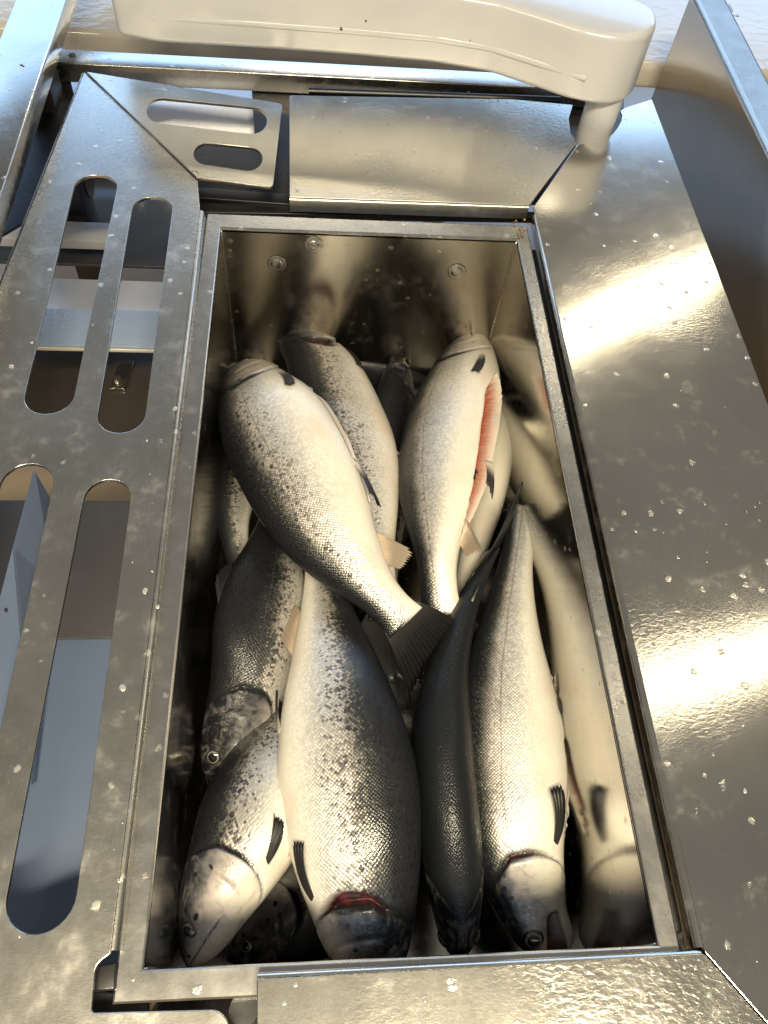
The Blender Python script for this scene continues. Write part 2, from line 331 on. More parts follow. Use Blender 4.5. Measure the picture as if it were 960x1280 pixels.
def plate(name, outer, holes, m, parent, thick=0.003, bev=0.0008, frame=None, z=0.0):
    """flat sheet with cut-outs; outlines are 2D points, frame places the sheet"""
    cu = bpy.data.curves.new(name, 'CURVE'); cu.dimensions = '2D'; cu.fill_mode = 'BOTH'
    cu.extrude = thick / 2; cu.bevel_depth = bev; cu.bevel_resolution = 2; cu.offset = -bev
    for loop in [outer] + holes:
        s = cu.splines.new('POLY'); s.points.add(len(loop) - 1)
        for p, q in zip(s.points, loop): p.co = (q[0], q[1], 0, 1)
        s.use_cyclic_u = True
    tmp = bpy.data.objects.new('sheet', cu); C.objects.link(tmp)
    bpy.context.view_layer.update()
    me = bpy.data.meshes.new_from_object(tmp.evaluated_get(bpy.context.evaluated_depsgraph_get()))
    bpy.data.objects.remove(tmp); me.name = name; me.materials.clear()
    fr = frame if frame is not None else Matrix.Translation((0, 0, z - thick / 2 - bev))
    me.transform(fr)
    return link(name, me, m, parent, 30)
def capsule(a, b, r0, r1=None, k=14):
    """outline of a slot between the two arc centres"""
    r1 = r1 or r0; a, b = Vector(a[:2]), Vector(b[:2]); d = (b - a).normalized(); nn = Vector((-d.y, d.x)); out = []
    for i in range(k + 1):
        t = math.pi * i / k; out.append(a + nn * r0 * math.cos(t) - d * r0 * math.sin(t))
    for i in range(k + 1):
        t = math.pi * i / k; out.append(b - nn * r1 * math.cos(t) + d * r1 * math.sin(t))
    return out
def rounded(pts, r, k=5):
    """round the corners of an outline; r is one radius or one per corner"""
    out = []; n_ = len(pts); P = [Vector(p[:2]) for p in pts]
    for i in range(n_):
        ri = r[i] if isinstance(r, (list, tuple)) else r
        if ri <= 0: out.append(P[i]); continue
        a = (P[i - 1] - P[i]).normalized(); b = (P[(i + 1) % n_] - P[i]).normalized()
        s, e = P[i] + a * ri, P[i] + b * ri
        for j in range(k + 1):
            t = j / k; out.append(s * (1 - t) ** 2 + P[i] * 2 * t * (1 - t) + e * t * t)
    return out
def fold(name, a, b, z, out2, m, parent, r=0.005, drop=0.016, thick=0.003):
    """rounded downward lip of a sheet along the line a-b; out2 points away from the sheet"""
    a, b = Vector(a[:2]), Vector(b[:2]); o2 = Vector(out2).normalized(); d = (b - a).normalized()
    o2 = (o2 - d * o2.dot(d)).normalized()
    prof = [(0, 0)] + [(r * math.sin(t), -r * (1 - math.cos(t))) for t in [math.pi / 2 * i / 6 for i in range(1, 7)]] + [(r, -drop)]
    ins = [(r - thick, -drop)] + [((r - thick) * math.sin(t), -thick - (r - thick) * (1 - math.cos(t))) for t in [math.pi / 2 * i / 4 for i in range(4, -1, -1)]]
    prof += ins; vs, fs = [], []; k = len(prof); N = 2
    for p in (a, b):
        for u, w in prof: vs.append((p.x + o2.x * u, p.y + o2.y * u, z + w))
    for j in range(k): fs.append((j, (j + 1) % k, k + (j + 1) % k, k + j))
    fs.append(tuple(range(k))); fs.append(tuple(range(k, 2 * k)))
    return pydata(name, vs, fs, m, parent, 40)

# ------------------------------------------------------------------ floor
bm = bmesh.new(); bmesh.ops.create_grid(bm, x_segments=1, y_segments=1, size=12)
bmesh.ops.translate(bm, verts=bm.verts, vec=(0, 4, -0.92))
tag(from_bm('floor', bm, M['floor']), kind='structure')

# ------------------------------------------------------------------ the fish tub
HX, HY, ZB, TH = 0.205, 0.4325, -0.34, 0.003
tub = tag(empty('fish_tub', (0, 0, ZB)), 'deep mirror bright steel tub holding the heap of fish', 'tub')
box('tub_floor', -HX - TH, HX + TH, -HY - TH, HY + TH, ZB - 0.004, ZB, M['tub'], tub)
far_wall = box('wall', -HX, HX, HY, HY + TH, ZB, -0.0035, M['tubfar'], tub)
box('wall', -HX, HX, -HY - TH, -HY, ZB, -0.0035, M['tub'], tub)
box('wall', -HX - TH, -HX, -HY - TH, HY + TH, ZB, -0.0035, M['tub'], tub)
box('wall', HX, HX + TH, -HY - TH, HY + TH, ZB, -0.0035, M['tub'], tub)
# rim: four mitred strips with a small rounded inner edge
RW = 0.0205
def rim_strip(p_in, q_in, p_out, q_out, dz_out=0.0):
    prof = [(0.0, -0.006), (0.0, -0.0025), (0.03, -0.0007), (0.09, 0.0), (0.93, dz_out), (1.0, dz_out - 0.001), (1.0, dz_out - 0.012)]
    vs, fs = [], []; k = len(prof)
    for a, b in ((p_in, p_out), (q_in, q_out)):
        for u, w in prof: vs.append((a[0] + (b[0] - a[0]) * u, a[1] + (b[1] - a[1]) * u, w))
    for a, b in ((p_in, p_out), (q_in, q_out)):
        for u, w in prof[::-1]: vs.append((a[0] + (b[0] - a[0]) * min(u, 0.93) + 0, a[1] + (b[1] - a[1]) * min(u, 0.93), w - 0.0025))
    for j in range(k - 1): fs.append((j, j + 1, k + j + 1, k + j))
    return pydata('rim', vs[:2 * k], fs, M['rim'], tub, None)
i4 = [(-HX, HY), (HX, HY), (HX, -HY), (-HX, -HY)]
o4 = [(-HX - RW, HY + 0.030), (HX + 0.018, HY + 0.030), (HX + 0.018, -HY - 0.022), (-HX - RW, -HY - 0.022)]
for k in range(4):
    o = rim_strip(i4[k], i4[(k + 1) % 4], o4[k], o4[(k + 1) % 4], -0.0)
    sm = o.modifiers.new('sheet', 'SOLIDIFY'); sm.thickness = 0.002; sm.offset = -1
for sx in (-1, 1):
    for sy in (-1, 1):
        bm = bmesh.new(); zz = [ZB + .002 + (-.006 - ZB) * k / 40 for k in range(41)]
        tube_bm(bm, [Vector((sx * HX + rnd.uniform(-.0004, .0004), sy * HY + rnd.uniform(-.0004, .0004), z_)) for z_ in zz], [rnd.uniform(.0014, .0022) for _ in zz], 8)
        from_bm('weld_seam', bm, M['rim'], tub, 180)
# studs in the far wall
def stud(x, z, r, hole):
    bm = bmesh.new()
    prof = [(0.0, 0.0022 if not hole else -0.001), (r * 0.42, 0.0022 if not hole else -0.001), (r * 0.5, 0.002), (r * 0.62, 0.0004), (r * 0.8, 0.0005), (r * 0.92, 0.0008), (r, 0.0)]
    K = 28; rings = []
    for rr_, h in prof:
        rings.append([bm.verts.new((x + rr_ * math.cos(2 * math.pi * j / K), HY - 0.0008 - h, z + rr_ * math.sin(2 * math.pi * j / K))) for j in range(K)] if rr_ else [bm.verts.new((x, HY - 0.0008 - h, z))])
    for a, b in zip(rings, rings[1:]):
        for j in range(K):
            if len(a) == 1: bm.faces.new((a[0], b[j], b[(j + 1) % K]))
            else: bm.faces.new((a[j], b[j], b[(j + 1) % K], a[(j + 1) % K]))
    o = from_bm('stud', bm, M['rim'], far_wall, 60)
    return o
def wall_pt(px, py):
    d = ROT @ Vector(((px - 480) / FPX, -(py - 640) / FPX, -1.0)); return CAM + d * ((HY - CAM.y) / d.y)
for px, py, r, h in ((392, 305, 0.0125, True), (346, 329, 0.0135, False), (571, 339, 0.0135, False)):
    p = wall_pt(px, py); stud(p.x, p.z, r, h)

# ------------------------------------------------------------------ steel plates round the tub
ZP = 0.014
def P(px, py, z=ZP): return at(px, py, z)
up = empty('slotted_plate', P(60, 700)); tag(up, 'long grey slotted steel plate along the near-left side of the tub', 'plate')
lo = [P(105, 90), P(247, 226), P(249, 250), P(250, 263), P(138, 1192), P(119, 1206), P(114, 1266), P(272, 1262), P(286, 1276), P(292, 1420), P(-420, 1420)]
lr = [0.001, 0.001, 0.001, 0.002, 0.002, 0.006, 0.003, 0.005, 0.005, 0.001, 0.001]
slots = [capsule(P(119, 235), P(62, 494), 0.0285, 0.0265), capsule(P(190, 262), P(152, 518), 0.0265, 0.0255),
         capsule(P(33, 606), P(-92, 1130), 0.0265), capsule(P(134, 623), P(52, 1120), 0.0235, 0.0262)]
plate('slotted_sheet', rounded(lo, lr), slots, M['plate'], up, 0.003, 0.0007, z=ZP)
fold('folded_edge', P(250.5, 263), P(139, 1188), ZP, (1, 0), M['plate'], up, 0.0055, 0.018)
fold('folded_edge', P(104, 91), P(-420, 1420 - 0), ZP, (-1, 0), M['plate'], up, 0.003, 0.02)

sb = empty('slotted_bracket', P(270, 160)); tag(sb, 'small steel bracket with two slots mitred to the top of the long slotted plate', 'bracket')
def plane_frame(a, b, c):
    x = (b - a).normalized(); zz = x.cross(c - a).normalized()
    if zz.z < 0: zz = -zz
    y = zz.cross(x); return Matrix(((x.x, y.x, zz.x, a.x), (x.y, y.y, zz.y, a.y), (x.z, y.z, zz.z, a.z), (0, 0, 0, 1)))
fr = plane_frame(P(110, 90, 0.0165), P(352, 130, 0.008), P(245, 222, 0.0165))
fi = fr.inverted()
def on_plane(px, py):
    d = ROT @ Vector(((px - 480) / FPX, -(py - 640) / FPX, -1.0)); nz = Vector((fr[0][2], fr[1][2], fr[2][2])); o0 = fr.translation
    return (fi @ (CAM + d * (nz.dot(o0 - CAM) / nz.dot(d)))).to_2d()
bo = [on_plane(*p) for p in ((108, 90), (353, 130), (341, 235), (246, 222))]
bh = []
def px_capsule(cl, cr, hl, hr, hor):
    """slot from pixel measures: arc centres, half heights (vertical), half width of the round ends"""
    out = []
    for i in range(13):
        t = math.pi / 2 + math.pi * i / 12; out.append(on_plane(cl[0] + hor * math.cos(t), cl[1] - hl * math.sin(t)))
    for i in range(13):
        t = -math.pi / 2 + math.pi * i / 12; out.append(on_plane(cr[0] + hor * math.cos(t), cr[1] - hr * math.sin(t)))
    return out
bh = [px_capsule((203, 139), (314, 151), 16, 17, 20), px_capsule((261, 193), (309, 199), 14, 15, 19)]
plate('slotted_sheet', rounded(bo, [0.0005, 0.008, 0.008, 0.0005]), bh, M['goldplate'], sb, 0.003, 0.0007, frame=fr @ Matrix.Translation((0, 0, -0.0015)))
a_, b_ = fr @ bo[3].to_3d(), fr @ bo[2].to_3d()

bp = empty('cover_plate', P(520, 190)); tag(bp, 'wide steel cover plate behind the far end of the tub', 'cover plate', 'cover plates round the tub')
bo2 = [P(362, 119), P(640, 124), P(716, 131), P(711, 148), P(713, 165), P(721, 178.5), P(662, 256), P(362, 246)]
plate('sheet', rounded(bo2, [0.003, 0, 0, 0.0, 0.0, 0, 0.001, 0.0005]), [], M['goldplate'], bp, 0.003, 0.0007, z=ZP)
fold('folded_edge', P(362, 246.4), P(661, 256.6), ZP, (0, -1), M['goldplate'], bp, 0.004, 0.020)

rp = empty('cover_plate', P(840, 700)); tag(rp, 'long wet steel cover plate to the right of the tub with bright lamp reflections', 'cover plate', 'cover plates round the tub')
ro = [P(667, 258.5), P(722.5, 180), P(735, 179.5), P(746, 178), P(756, 174), P(765, 168), P(772, 160), P(777, 151), P(778, 144), P(776, 138), P(783, 134), P(815, 124), P(1180, 1083), P(1180, 1500), P(1100, 1440), P(881, 1190)]
plate('sheet', rounded(ro, [0.002, 0, 0.001, 0.001, 0.001, 0.001, 0.001, 0.001, 0.001, 0.001, 0.002, 0.001, 0, 0, 0, 0.002]), [], M['wetplate'], rp, 0.003, 0.0007, z=ZP)
fold('folded_edge', P(672, 267), P(879, 1184), ZP, (-1, 0), M['wetplate'], rp, 0.0055, 0.02)

fp = empty('cover_plate', P(600, 1250)); tag(fp, 'steel cover plate closing the near end of the tub', 'cover plate', 'cover plates round the tub')
fo = [P(321, 1224), P(880.2, 1192.0), P(1099.4, 1441.6), P(1100, 1520), P(321, 1520)]
plate('sheet', rounded(fo, [0.0005, 0.001, 0, 0, 0]), [], M['nearplate'], fp, 0.003, 0.0007, z=ZP)
fold('folded_edge', P(321.5, 1223), P(878, 1194), ZP, (0, 1), M['rim'], fp, 0.004, 0.012)

# ------------------------------------------------------------------ guards left and right
rg = empty('side_guard', P(890, 200, 0)); tag(rg, 'tall steel side guard with a flat top flange beside the right cover plate', 'guard')
GH = 0.055; g0 = at(866, -8, GH); g1 = at(960, 190, GH); gd = (g1 - g0).normalized(); gn = Vector((-gd.y, gd.x, 0))   # gn points right
def gp(s, o, z): q = g0 + gd * s + gn * o; return (q.x, q.y, z)
bm = bmesh.new()
prof = [(0.0, -0.30), (0.0, GH - 0.006)] + [(0.006 - 0.006 * math.cos(t), GH - 0.006 + 0.006 * math.sin(t)) for t in [math.pi / 2 * i / 5 for i in range(1, 6)]] + [(0.052, GH), (0.0545, GH - 0.0008), (0.056, GH - 0.004), (0.056, GH - 0.05)]
s0, s1 = 0.0, 1.6
vs, fs = [], []
for s in (s0, s1):
    for o_, z_ in prof: vs.append(gp(s, o_, z_))
k = len(prof)
for j in range(k - 1): fs.append((j, j + 1, k + j + 1, k + j))
o = pydata('guard_sheet', vs, fs, M['guardwarm'], rg, 40); sm = o.modifiers.new('sheet', 'SOLIDIFY'); sm.thickness = 0.0025; sm.offset = -1
# lettering on the flange
tx = bpy.data.curves.new('lettering', 'FONT'); tx.body = 'ate 7'; tx.size = 0.021; tx.extrude = 0.0001; tx.align_x = 'RIGHT'; tx.space_character = 1.05
tmp = bpy.data.objects.new('lettering', tx); C.objects.link(tmp); bpy.context.view_layer.update()
me = bpy.data.meshes.new_from_object(tmp.evaluated_get(bpy.context.evaluated_depsgraph_get())); bpy.data.objects.remove(tmp); me.materials.clear()
lp = at(914, 21, GH + 0.0006); rd = gd
me.transform(Matrix.Translation(lp) @ Matrix.Rotation(math.atan2(rd.y, rd.x), 4, 'Z'))
link('lettering', me, M['ink'], rg)

lg = empty('guard_rail', at(30, 100, 0.05)); tag(lg, 'flat steel rail at the far left catching blue window light', 'rail')
lz = 0.06
la, lb = at(82, 0, lz), at(0, 246, lz); ld = (lb - la).normalized(); ln = Vector((ld.y, -ld.x, 0));
if ln.x > 0: ln = -ln
def lpnt(s, o): q = la + ld * s + ln * o; return (q.x, q.y)
prism('rail_bar', [lpnt(-0.5, 0), lpnt(1.2, 0), lpnt(1.2, 0.075), lpnt(-0.5, 0.075)], lz - 0.034, lz, M['guard'], lg, 0.003, 3)
bm = bmesh.new(); q0 = lpnt(0.05, 0.035)
prism('rail_post', [lpnt(0.10, 0.01), lpnt(0.16, 0.01), lpnt(0.16, 0.06), lpnt(0.10, 0.06)], -0.9, lz - 0.036, M['frame'], lg, 0.002)

# ------------------------------------------------------------------ frame behind and below
sf = empty('support_frame', at(400, 180, -0.05)); tag(sf, 'dark steel support frame with a rounded opening behind the tub', 'frame')
ZF = -0.028
fo = [at(-60, 76, ZF), at(780, 112, ZF), at(780, 255, ZF), at(240, 250, ZF), at(240, 212, ZF), at(88, 205, ZF), at(60, 260, ZF), at(-60, 330, ZF)]
op = rounded([at(86, 93, ZF), at(314, 101, ZF), at(319, 182, ZF), at(108, 176, ZF)], 0.02)
hole = capsule(at(331, 105, ZF), at(331.6, 105, ZF), 0.0055)
plate('frame_sheet', rounded(fo, 0), [op, hole], M['frame'], sf, 0.003, 0.0005, z=ZF)
r0, r1 = at(40, 76.5, 0.004), at(760, 114, 0.004)
rdv = (r1 - r0).normalized(); rn = Vector((-rdv.y, rdv.x, 0))
def rpn(s, o): q = r0 + rdv * s + rn * o; return (q.x, q.y)
LR = (r1 - r0).length
rail = prism('rail', [rpn(0, 0), rpn(LR, 0), rpn(LR, 0.04), rpn(0, 0.04)], ZF + 0.001, 0.004, M['rim'], sf, 0.002)
bh_ = bmesh.new(); hp = at(90, 69, 0.0046)
bmesh.ops.create_cone(bh_, cap_ends=True, segments=20, radius1=0.0055, radius2=0.0055, depth=0.001, matrix=Matrix.Translation(hp))
from_bm('bolt_hole', bh_, M['rubber'], rail)
# channel between bracket and tub
c0, c1 = at(246, 240, -0.012), at(364, 247, -0.012)
prism('channel', [at(238, 233, -0.012).to_2d(), at(372, 243, -0.012).to_2d(), at(372, 256, -0.012).to_2d(), at(238, 246, -0.012).to_2d()], -0.026, -0.012, M['frame'], sf, 0.001)
prism('channel', [at(238, 249, -0.012).to_2d(), at(720, 263, -0.012).to_2d(), at(720, 270, -0.012).to_2d(), at(238, 262, -0.012).to_2d()], -0.026, -0.016, M['frame'], sf, 0.001)
box('dark_gap_bar', HX + .0215, HX + .10, -0.62, 0.44, -0.10, -0.022, M['frame'], sf, .002)  # bars added to darken the gaps beside the tub rim
box('dark_gap_bar', -HX - .043, -HX - .0235, -0.40, 0.44, -0.10, -0.022, M['frame'], sf, .002)
# latch rod along the back plate
lt = tag(empty('latch_rod', at(410, 115, 0.0)), 'dark latch rod along the back edge of the far cover plate', 'latch')
bm = bmesh.new(); tube_bm(bm, [at(386, 114, 0.004), at(470, 117, 0.004), at(700, 125, 0.004)], 0.0055, 10); from_bm('rod', bm, M['frame'], lt, 50)
# wet white table behind
wt = tag(empty('sorting_table', (0, 1.6, -0.03)), 'wet white plastic table behind the steel frame', 'table')
TZ = -0.10; t0, t1 = at(60, 36, TZ), at(840, 83, TZ); td = (t1 - t0).normalized(); tn = Vector((-td.y, td.x, 0))
def tp(s, o): q = t0 + td * s + tn * o; return (q.x, q.y)
prism('table_top', [tp(-0.9, 0), tp((t1 - t0).length + 0.5, 0), tp((t1 - t0).length + 0.5, 1.5), tp(-0.9, 1.5)], TZ - 0.05, TZ, M['table'], wt, 0.012, 4)
for s, o_ in ((-0.8, 0.1), (0.8, 0.1), (-0.8, 1.4), (0.8, 1.4)):
    q = tp(s, o_); box('leg', q[0] - 0.025, q[0] + 0.025, q[1] - 0.025, q[1] + 0.025, -0.919, TZ - 0.051, M['rim'], wt, 0.003)

# pale sheet seen through the opening
ps = tag(empty('drip_tray', at(220, 140, -0.06)), 'pale drip tray seen through the opening of the dark frame', 'tray')
q = at(215, 130, -0.06)
prism('tray_sheet', [(q.x - 0.25, q.y - 0.10), (q.x + 0.30, q.y - 0.10), (q.x + 0.30, q.y + 0.10), (q.x - 0.25, q.y + 0.10)], -0.064, -0.06, M['pale'], ps, 0.001)
prism('tray_edge', [(q.x - 0.25, q.y - 0.135), (q.x + 0.30, q.y - 0.135), (q.x + 0.30, q.y - 0.102), (q.x - 0.25, q.y - 0.102)], -0.064, -0.05, M['white'], ps, 0.002)

# ------------------------------------------------------------------ white arm over the corner
ca = tag(empty('chute_arm', at(745, 160, 0.0)), 'white curved plastic arm over the far end standing on a round post', 'plastic arm')
ZA, ZT = 0.062, 0.162
edge = [(148, 46), (195, 55), (300, 61), (440, 71), (540, 80), (610, 92), (665, 110), (705, 124)]
ep = [at(x, y, ZA).to_2d() for x, y in edge]
cend = at(752, 124, ZA).to_2d(); 
tip = [at(735, 131, ZA).to_2d(), at(760, 133, ZA).to_2d(), at(780, 128, ZA).to_2d(), at(791, 117, ZA).to_2d(), at(792, 102, ZA).to_2d(), at(783, 90, ZA).to_2d()]
back = [at(750, 74, ZA).to_2d(), at(700, 55, ZA).to_2d(), at(620, 36, ZA).to_2d(), at(500, 20, ZA).to_2d(), at(300, 5, ZA).to_2d(), at(150, -5, ZA).to_2d(), at(146, 5, ZA).to_2d()]
out = rounded(ep + tip + back, 0.012, 4)
bm = bmesh.new()
va = [bm.verts.new((p.x, p.y, ZA)) for p in out]; f = bm.faces.new(va)
ext = bmesh.ops.extrude_face_region(bm, geom=[f]); ev_ = [g for g in ext['geom'] if isinstance(g, bmesh.types.BMVert)]
bmesh.ops.translate(bm, verts=ev_, vec=(0, 0, ZT - ZA))
bmesh.ops.recalc_face_normals(bm, faces=bm.faces)
he = [e for e in bm.edges if abs(e.verts[0].co.z - e.verts[1].co.z) < 1e-6]
bmesh.ops.bevel(bm, geom=he, offset=0.009, segments=4, profile=0.5, affect='EDGES')
from_bm('arm', bm, M['white'], ca, 50)
# raised rib along the front of the arm
bm = bmesh.new(); rp_ = []
for x, y in edge[:-1] + [(725, 130)]:
    p = at(x, y, ZA); rp_.append(Vector((p.x, p.y, ZA + 0.036)))
rp_ = [r + Vector((0, 0.0058, 0)) for r in rp_]
tube_bm(bm, rp_[1:], [.0058] + [0.0072] * (len(rp_) - 3) + [.0058], 16); from_bm('rib', bm, M['white'], ca, 60)
pc = at(745, 163, 0.0)
bm = bmesh.new(); tube_bm(bm, [pc + Vector((0, 0.006, -0.06)), pc + Vector((0, 0.006, ZA + 0.004))], 0.0275, 32); from_bm('post', bm, M['white'], ca, 40)

# ------------------------------------------------------------------ things below the slotted plate
bw = tag(empty('cross_beam', at(100, 400, -0.2)), 'white plastic cross beam under the slotted plate with blue window light painted on its wet top', 'beam')
zb = -0.17
y_hi, y_lo = at(100, 388, zb).y, at(100, 436, zb).y
y_bk = at(100, 322, zb - 0.0).y
x0b, x1b = at(-260, 400, zb).x, HX * -1 - 0.03
prism('beam_body', [(x0b, y_lo), (x1b, y_lo), (x1b, y_hi), (x0b, y_hi)], zb - 0.008, zb, M['beam'], bw, 0.004)
prism('beam_reflection_strip', [(x0b, y_lo + 0.002), (x1b - 0.001, y_lo + 0.002), (x1b - 0.001, y_hi - 0.001), (x0b, y_hi - 0.001)], zb + 0.0005, zb + 0.004, M['beam_reflection'], bw, 0.001)
pr = [(y_hi + 0.001, zb - 0.003), (y_bk, zb - 0.045), (y_bk, zb - 0.08), (y_hi + 0.001, zb - 0.08)]
vs = [(x0b, y, z) for y, z in pr] + [(x1b, y, z) for y, z in pr]
pydata('beam_slope', vs, [(0, 1, 5, 4), (1, 2, 6, 5), (2, 3, 7, 6), (3, 0, 4, 7), (0, 1, 2, 3), (4, 5, 6, 7)], M['white'], bw)
b2 = tag(empty('cross_bar', at(90, 288, -0.2)), 'narrow cream bar under the slotted plate beyond the white beam', 'bar')
ya, yb = at(90, 276, -0.21).y, at(90, 300, -0.21).y
prism('bar_body', [(x0b, yb), (at(140, 288, -0.21).x, yb), (at(140, 288, -0.21).x, ya), (x0b, ya)], -0.23, -0.21, M['white'], b2, 0.003)
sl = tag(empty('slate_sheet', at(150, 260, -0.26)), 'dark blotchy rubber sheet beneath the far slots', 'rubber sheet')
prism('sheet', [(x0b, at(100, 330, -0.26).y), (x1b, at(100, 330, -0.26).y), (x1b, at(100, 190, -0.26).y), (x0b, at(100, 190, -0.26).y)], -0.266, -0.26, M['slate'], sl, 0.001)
lug = tag(empty('steel_lug', at(150, 475, -0.27)), 'small bent steel lug with a bolt on the brown board under the slots', 'lug')
lq = at(150, 470, -0.297); prism('lug_plate', [(lq.x - .012, lq.y - .03), (lq.x + .012, lq.y - .03), (lq.x + .02, lq.y + .03), (lq.x - .006, lq.y + .03)], -0.299, -0.293, M['guard'], lug, 0.001)
bm = bmesh.new(); tube_bm(bm, [Vector((lq.x, lq.y - .015, -.293)), Vector((lq.x, lq.y - .015, -.284))], .006, 6); from_bm('bolt', bm, M['rim'], lug, 30)
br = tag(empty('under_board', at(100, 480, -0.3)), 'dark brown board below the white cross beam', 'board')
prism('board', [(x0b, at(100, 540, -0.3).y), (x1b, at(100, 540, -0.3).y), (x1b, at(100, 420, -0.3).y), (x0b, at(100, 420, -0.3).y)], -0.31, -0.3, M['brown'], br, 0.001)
bs = tag(empty('blue_reflection_sheet', at(90, 900, -0.12)), 'flat reflection blue sheet under the near slots, window reflection painted in', 'tray')
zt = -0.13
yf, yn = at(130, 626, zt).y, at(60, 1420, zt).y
prism('reflection_sheet', [(x0b, yn), (-HX - 0.03, yn), (-HX - 0.03, yf), (x0b, yf)], zt - 0.003, zt, M['blue'], bs, 0.001)
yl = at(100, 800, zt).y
prism('dim_reflection_sheet', [(x0b, yl), (-HX - 0.032, yl), (-HX - 0.032, yf - 0.002), (x0b, yf - 0.002)], zt + 0.001, zt + 0.004, M['dim_reflection'], bs, 0.001)  # extra sheet added for the part that doesn't mirror the window
fl = tag(empty('blue_flap', at(30, 700, -0.05)), 'blue sheet edge standing in the nearest left slot', 'flap')
fpts = [at(42, 588, -0.02), at(16, 684, -0.035), at(-60, 980, -0.06), at(40, 980, -0.12), at(66, 730, -0.11), at(72, 640, -0.09)]
vs = [tuple(p) for p in fpts] + [tuple(p + Vector((0.001, 0, -0.003))) for p in fpts]
fs = [(0, 1, 4, 5), (1, 2, 3, 4), (6, 7, 10, 11), (7, 8, 9, 10)] + [(i, (i + 1) % 6, 6 + (i + 1) % 6, 6 + i) for i in range(6)]
pydata('flap_sheet', vs, fs, M['blue'], fl)  # flap carries the same painted window blue
# roller and block at the near corner
ro_ = tag(empty('guide_roller', at(60, 230, -0.2)), 'black guide roller below the left rail beside the slotted plate', 'roller')
bm = bmesh.new(); p0, p1 = at(46, 214, -0.18), at(110, 214, -0.18); tube_bm(bm, [p0, p1], 0.045, 28); from_bm('roller_body', bm, M['rubber'], ro_, 50)
bm = bmesh.new(); tube_bm(bm, [p0 - (p1 - p0) * 0.3, p1 + (p1 - p0) * 0.6], 0.012, 14); from_bm('axle', bm, M['rim'], ro_, 50)
rb = tag(empty('rubber_block', at(130, 1240, -0.01)), 'black rubber block at the near-left corner of the tub', 'block')
prism('block', [P(117, 1207, 0.0).to_2d(), P(146, 1203, 0.0).to_2d(), P(146, 1238, 0.0).to_2d(), P(117, 1240, 0.0).to_2d()], -0.03, 0.004, M['rubber'], rb, 0.002)
prism('block_foot', [P(110, 1236, -0.01).to_2d(), P(186, 1246, -0.01).to_2d(), P(186, 1300, -0.01).to_2d(), P(110, 1300, -0.01).to_2d()], -0.05, -0.012, M['rubber'], rb, 0.002)
pg = tag(empty('steel_peg', at(305, 1255, -0.03)), 'short grey steel peg in the gap below the tub rim', 'peg')
bm = bmesh.new(); pp = at(305, 1262, -0.02); tube_bm(bm, [pp + Vector((0, 0, -0.12)), pp], 0.0115, 20); from_bm('peg', bm, M['guard'], pg, 40)
uf = tag(empty('near_frame', (0, -0.5, -0.15)), 'black steel cross member in the gap at the near end', 'cross member')
prism('cross_member', [at(60, 1250, -0.12).to_2d(), at(900, 1230, -0.12).to_2d(), at(900, 1480, -0.12).to_2d(), at(60, 1480, -0.12).to_2d()], -0.16, -0.12, M['frame'], uf, 0.002)

# ------------------------------------------------------------------ trout
PT = np.array([0, .012, .03, .06, .10, .15, .20, .30, .40, .50, .60, .70, .80, .88, .94, 1.0])
PU = np.array([.004, .018, .034, .052, .068, .084, .097, .116, .125, .121, .107, .083, .058, .044, .041, .044]) / .253
PD = np.array([.004, .020, .036, .052, .066, .082, .096, .118, .128, .125, .110, .082, .054, .041, .039, .043]) / .253
PW = np.array([.004, .016, .027, .038, .048, .057, .064, .073, .076, .073, .063, .049, .034, .025, .018, .009]) / .253
NT_, NA_ = 190, 104
def sstep(x, a, b):
    t = np.clip((x - a) / (b - a), 0, 1); return t * t * (3 - 2 * t)
def smooth_interp(ts, vals, t):
    """monotone-ish cubic through (ts, vals)"""
    ts = np.asarray(ts, float); v = np.asarray(vals, float)
    m = np.gradient(v, ts, axis=0) if v.ndim == 1 else np.stack([np.gradient(v[:, k], ts) for k in range(v.shape[1])], 1)
    i = np.clip(np.searchsorted(ts, t, side='right') - 1, 0, len(ts) - 2)
    h = (ts[i + 1] - ts[i]); u = (t - ts[i]) / h
    if v.ndim > 1: u = u[:, None]; h = h[:, None]
    return (2*u**3 - 3*u**2 + 1) * v[i] + (u**3 - 2*u**2 + u) * h * m[i] + (-2*u**3 + 3*u**2) * v[i + 1] + (u**3 - u**2) * h * m[i + 1]

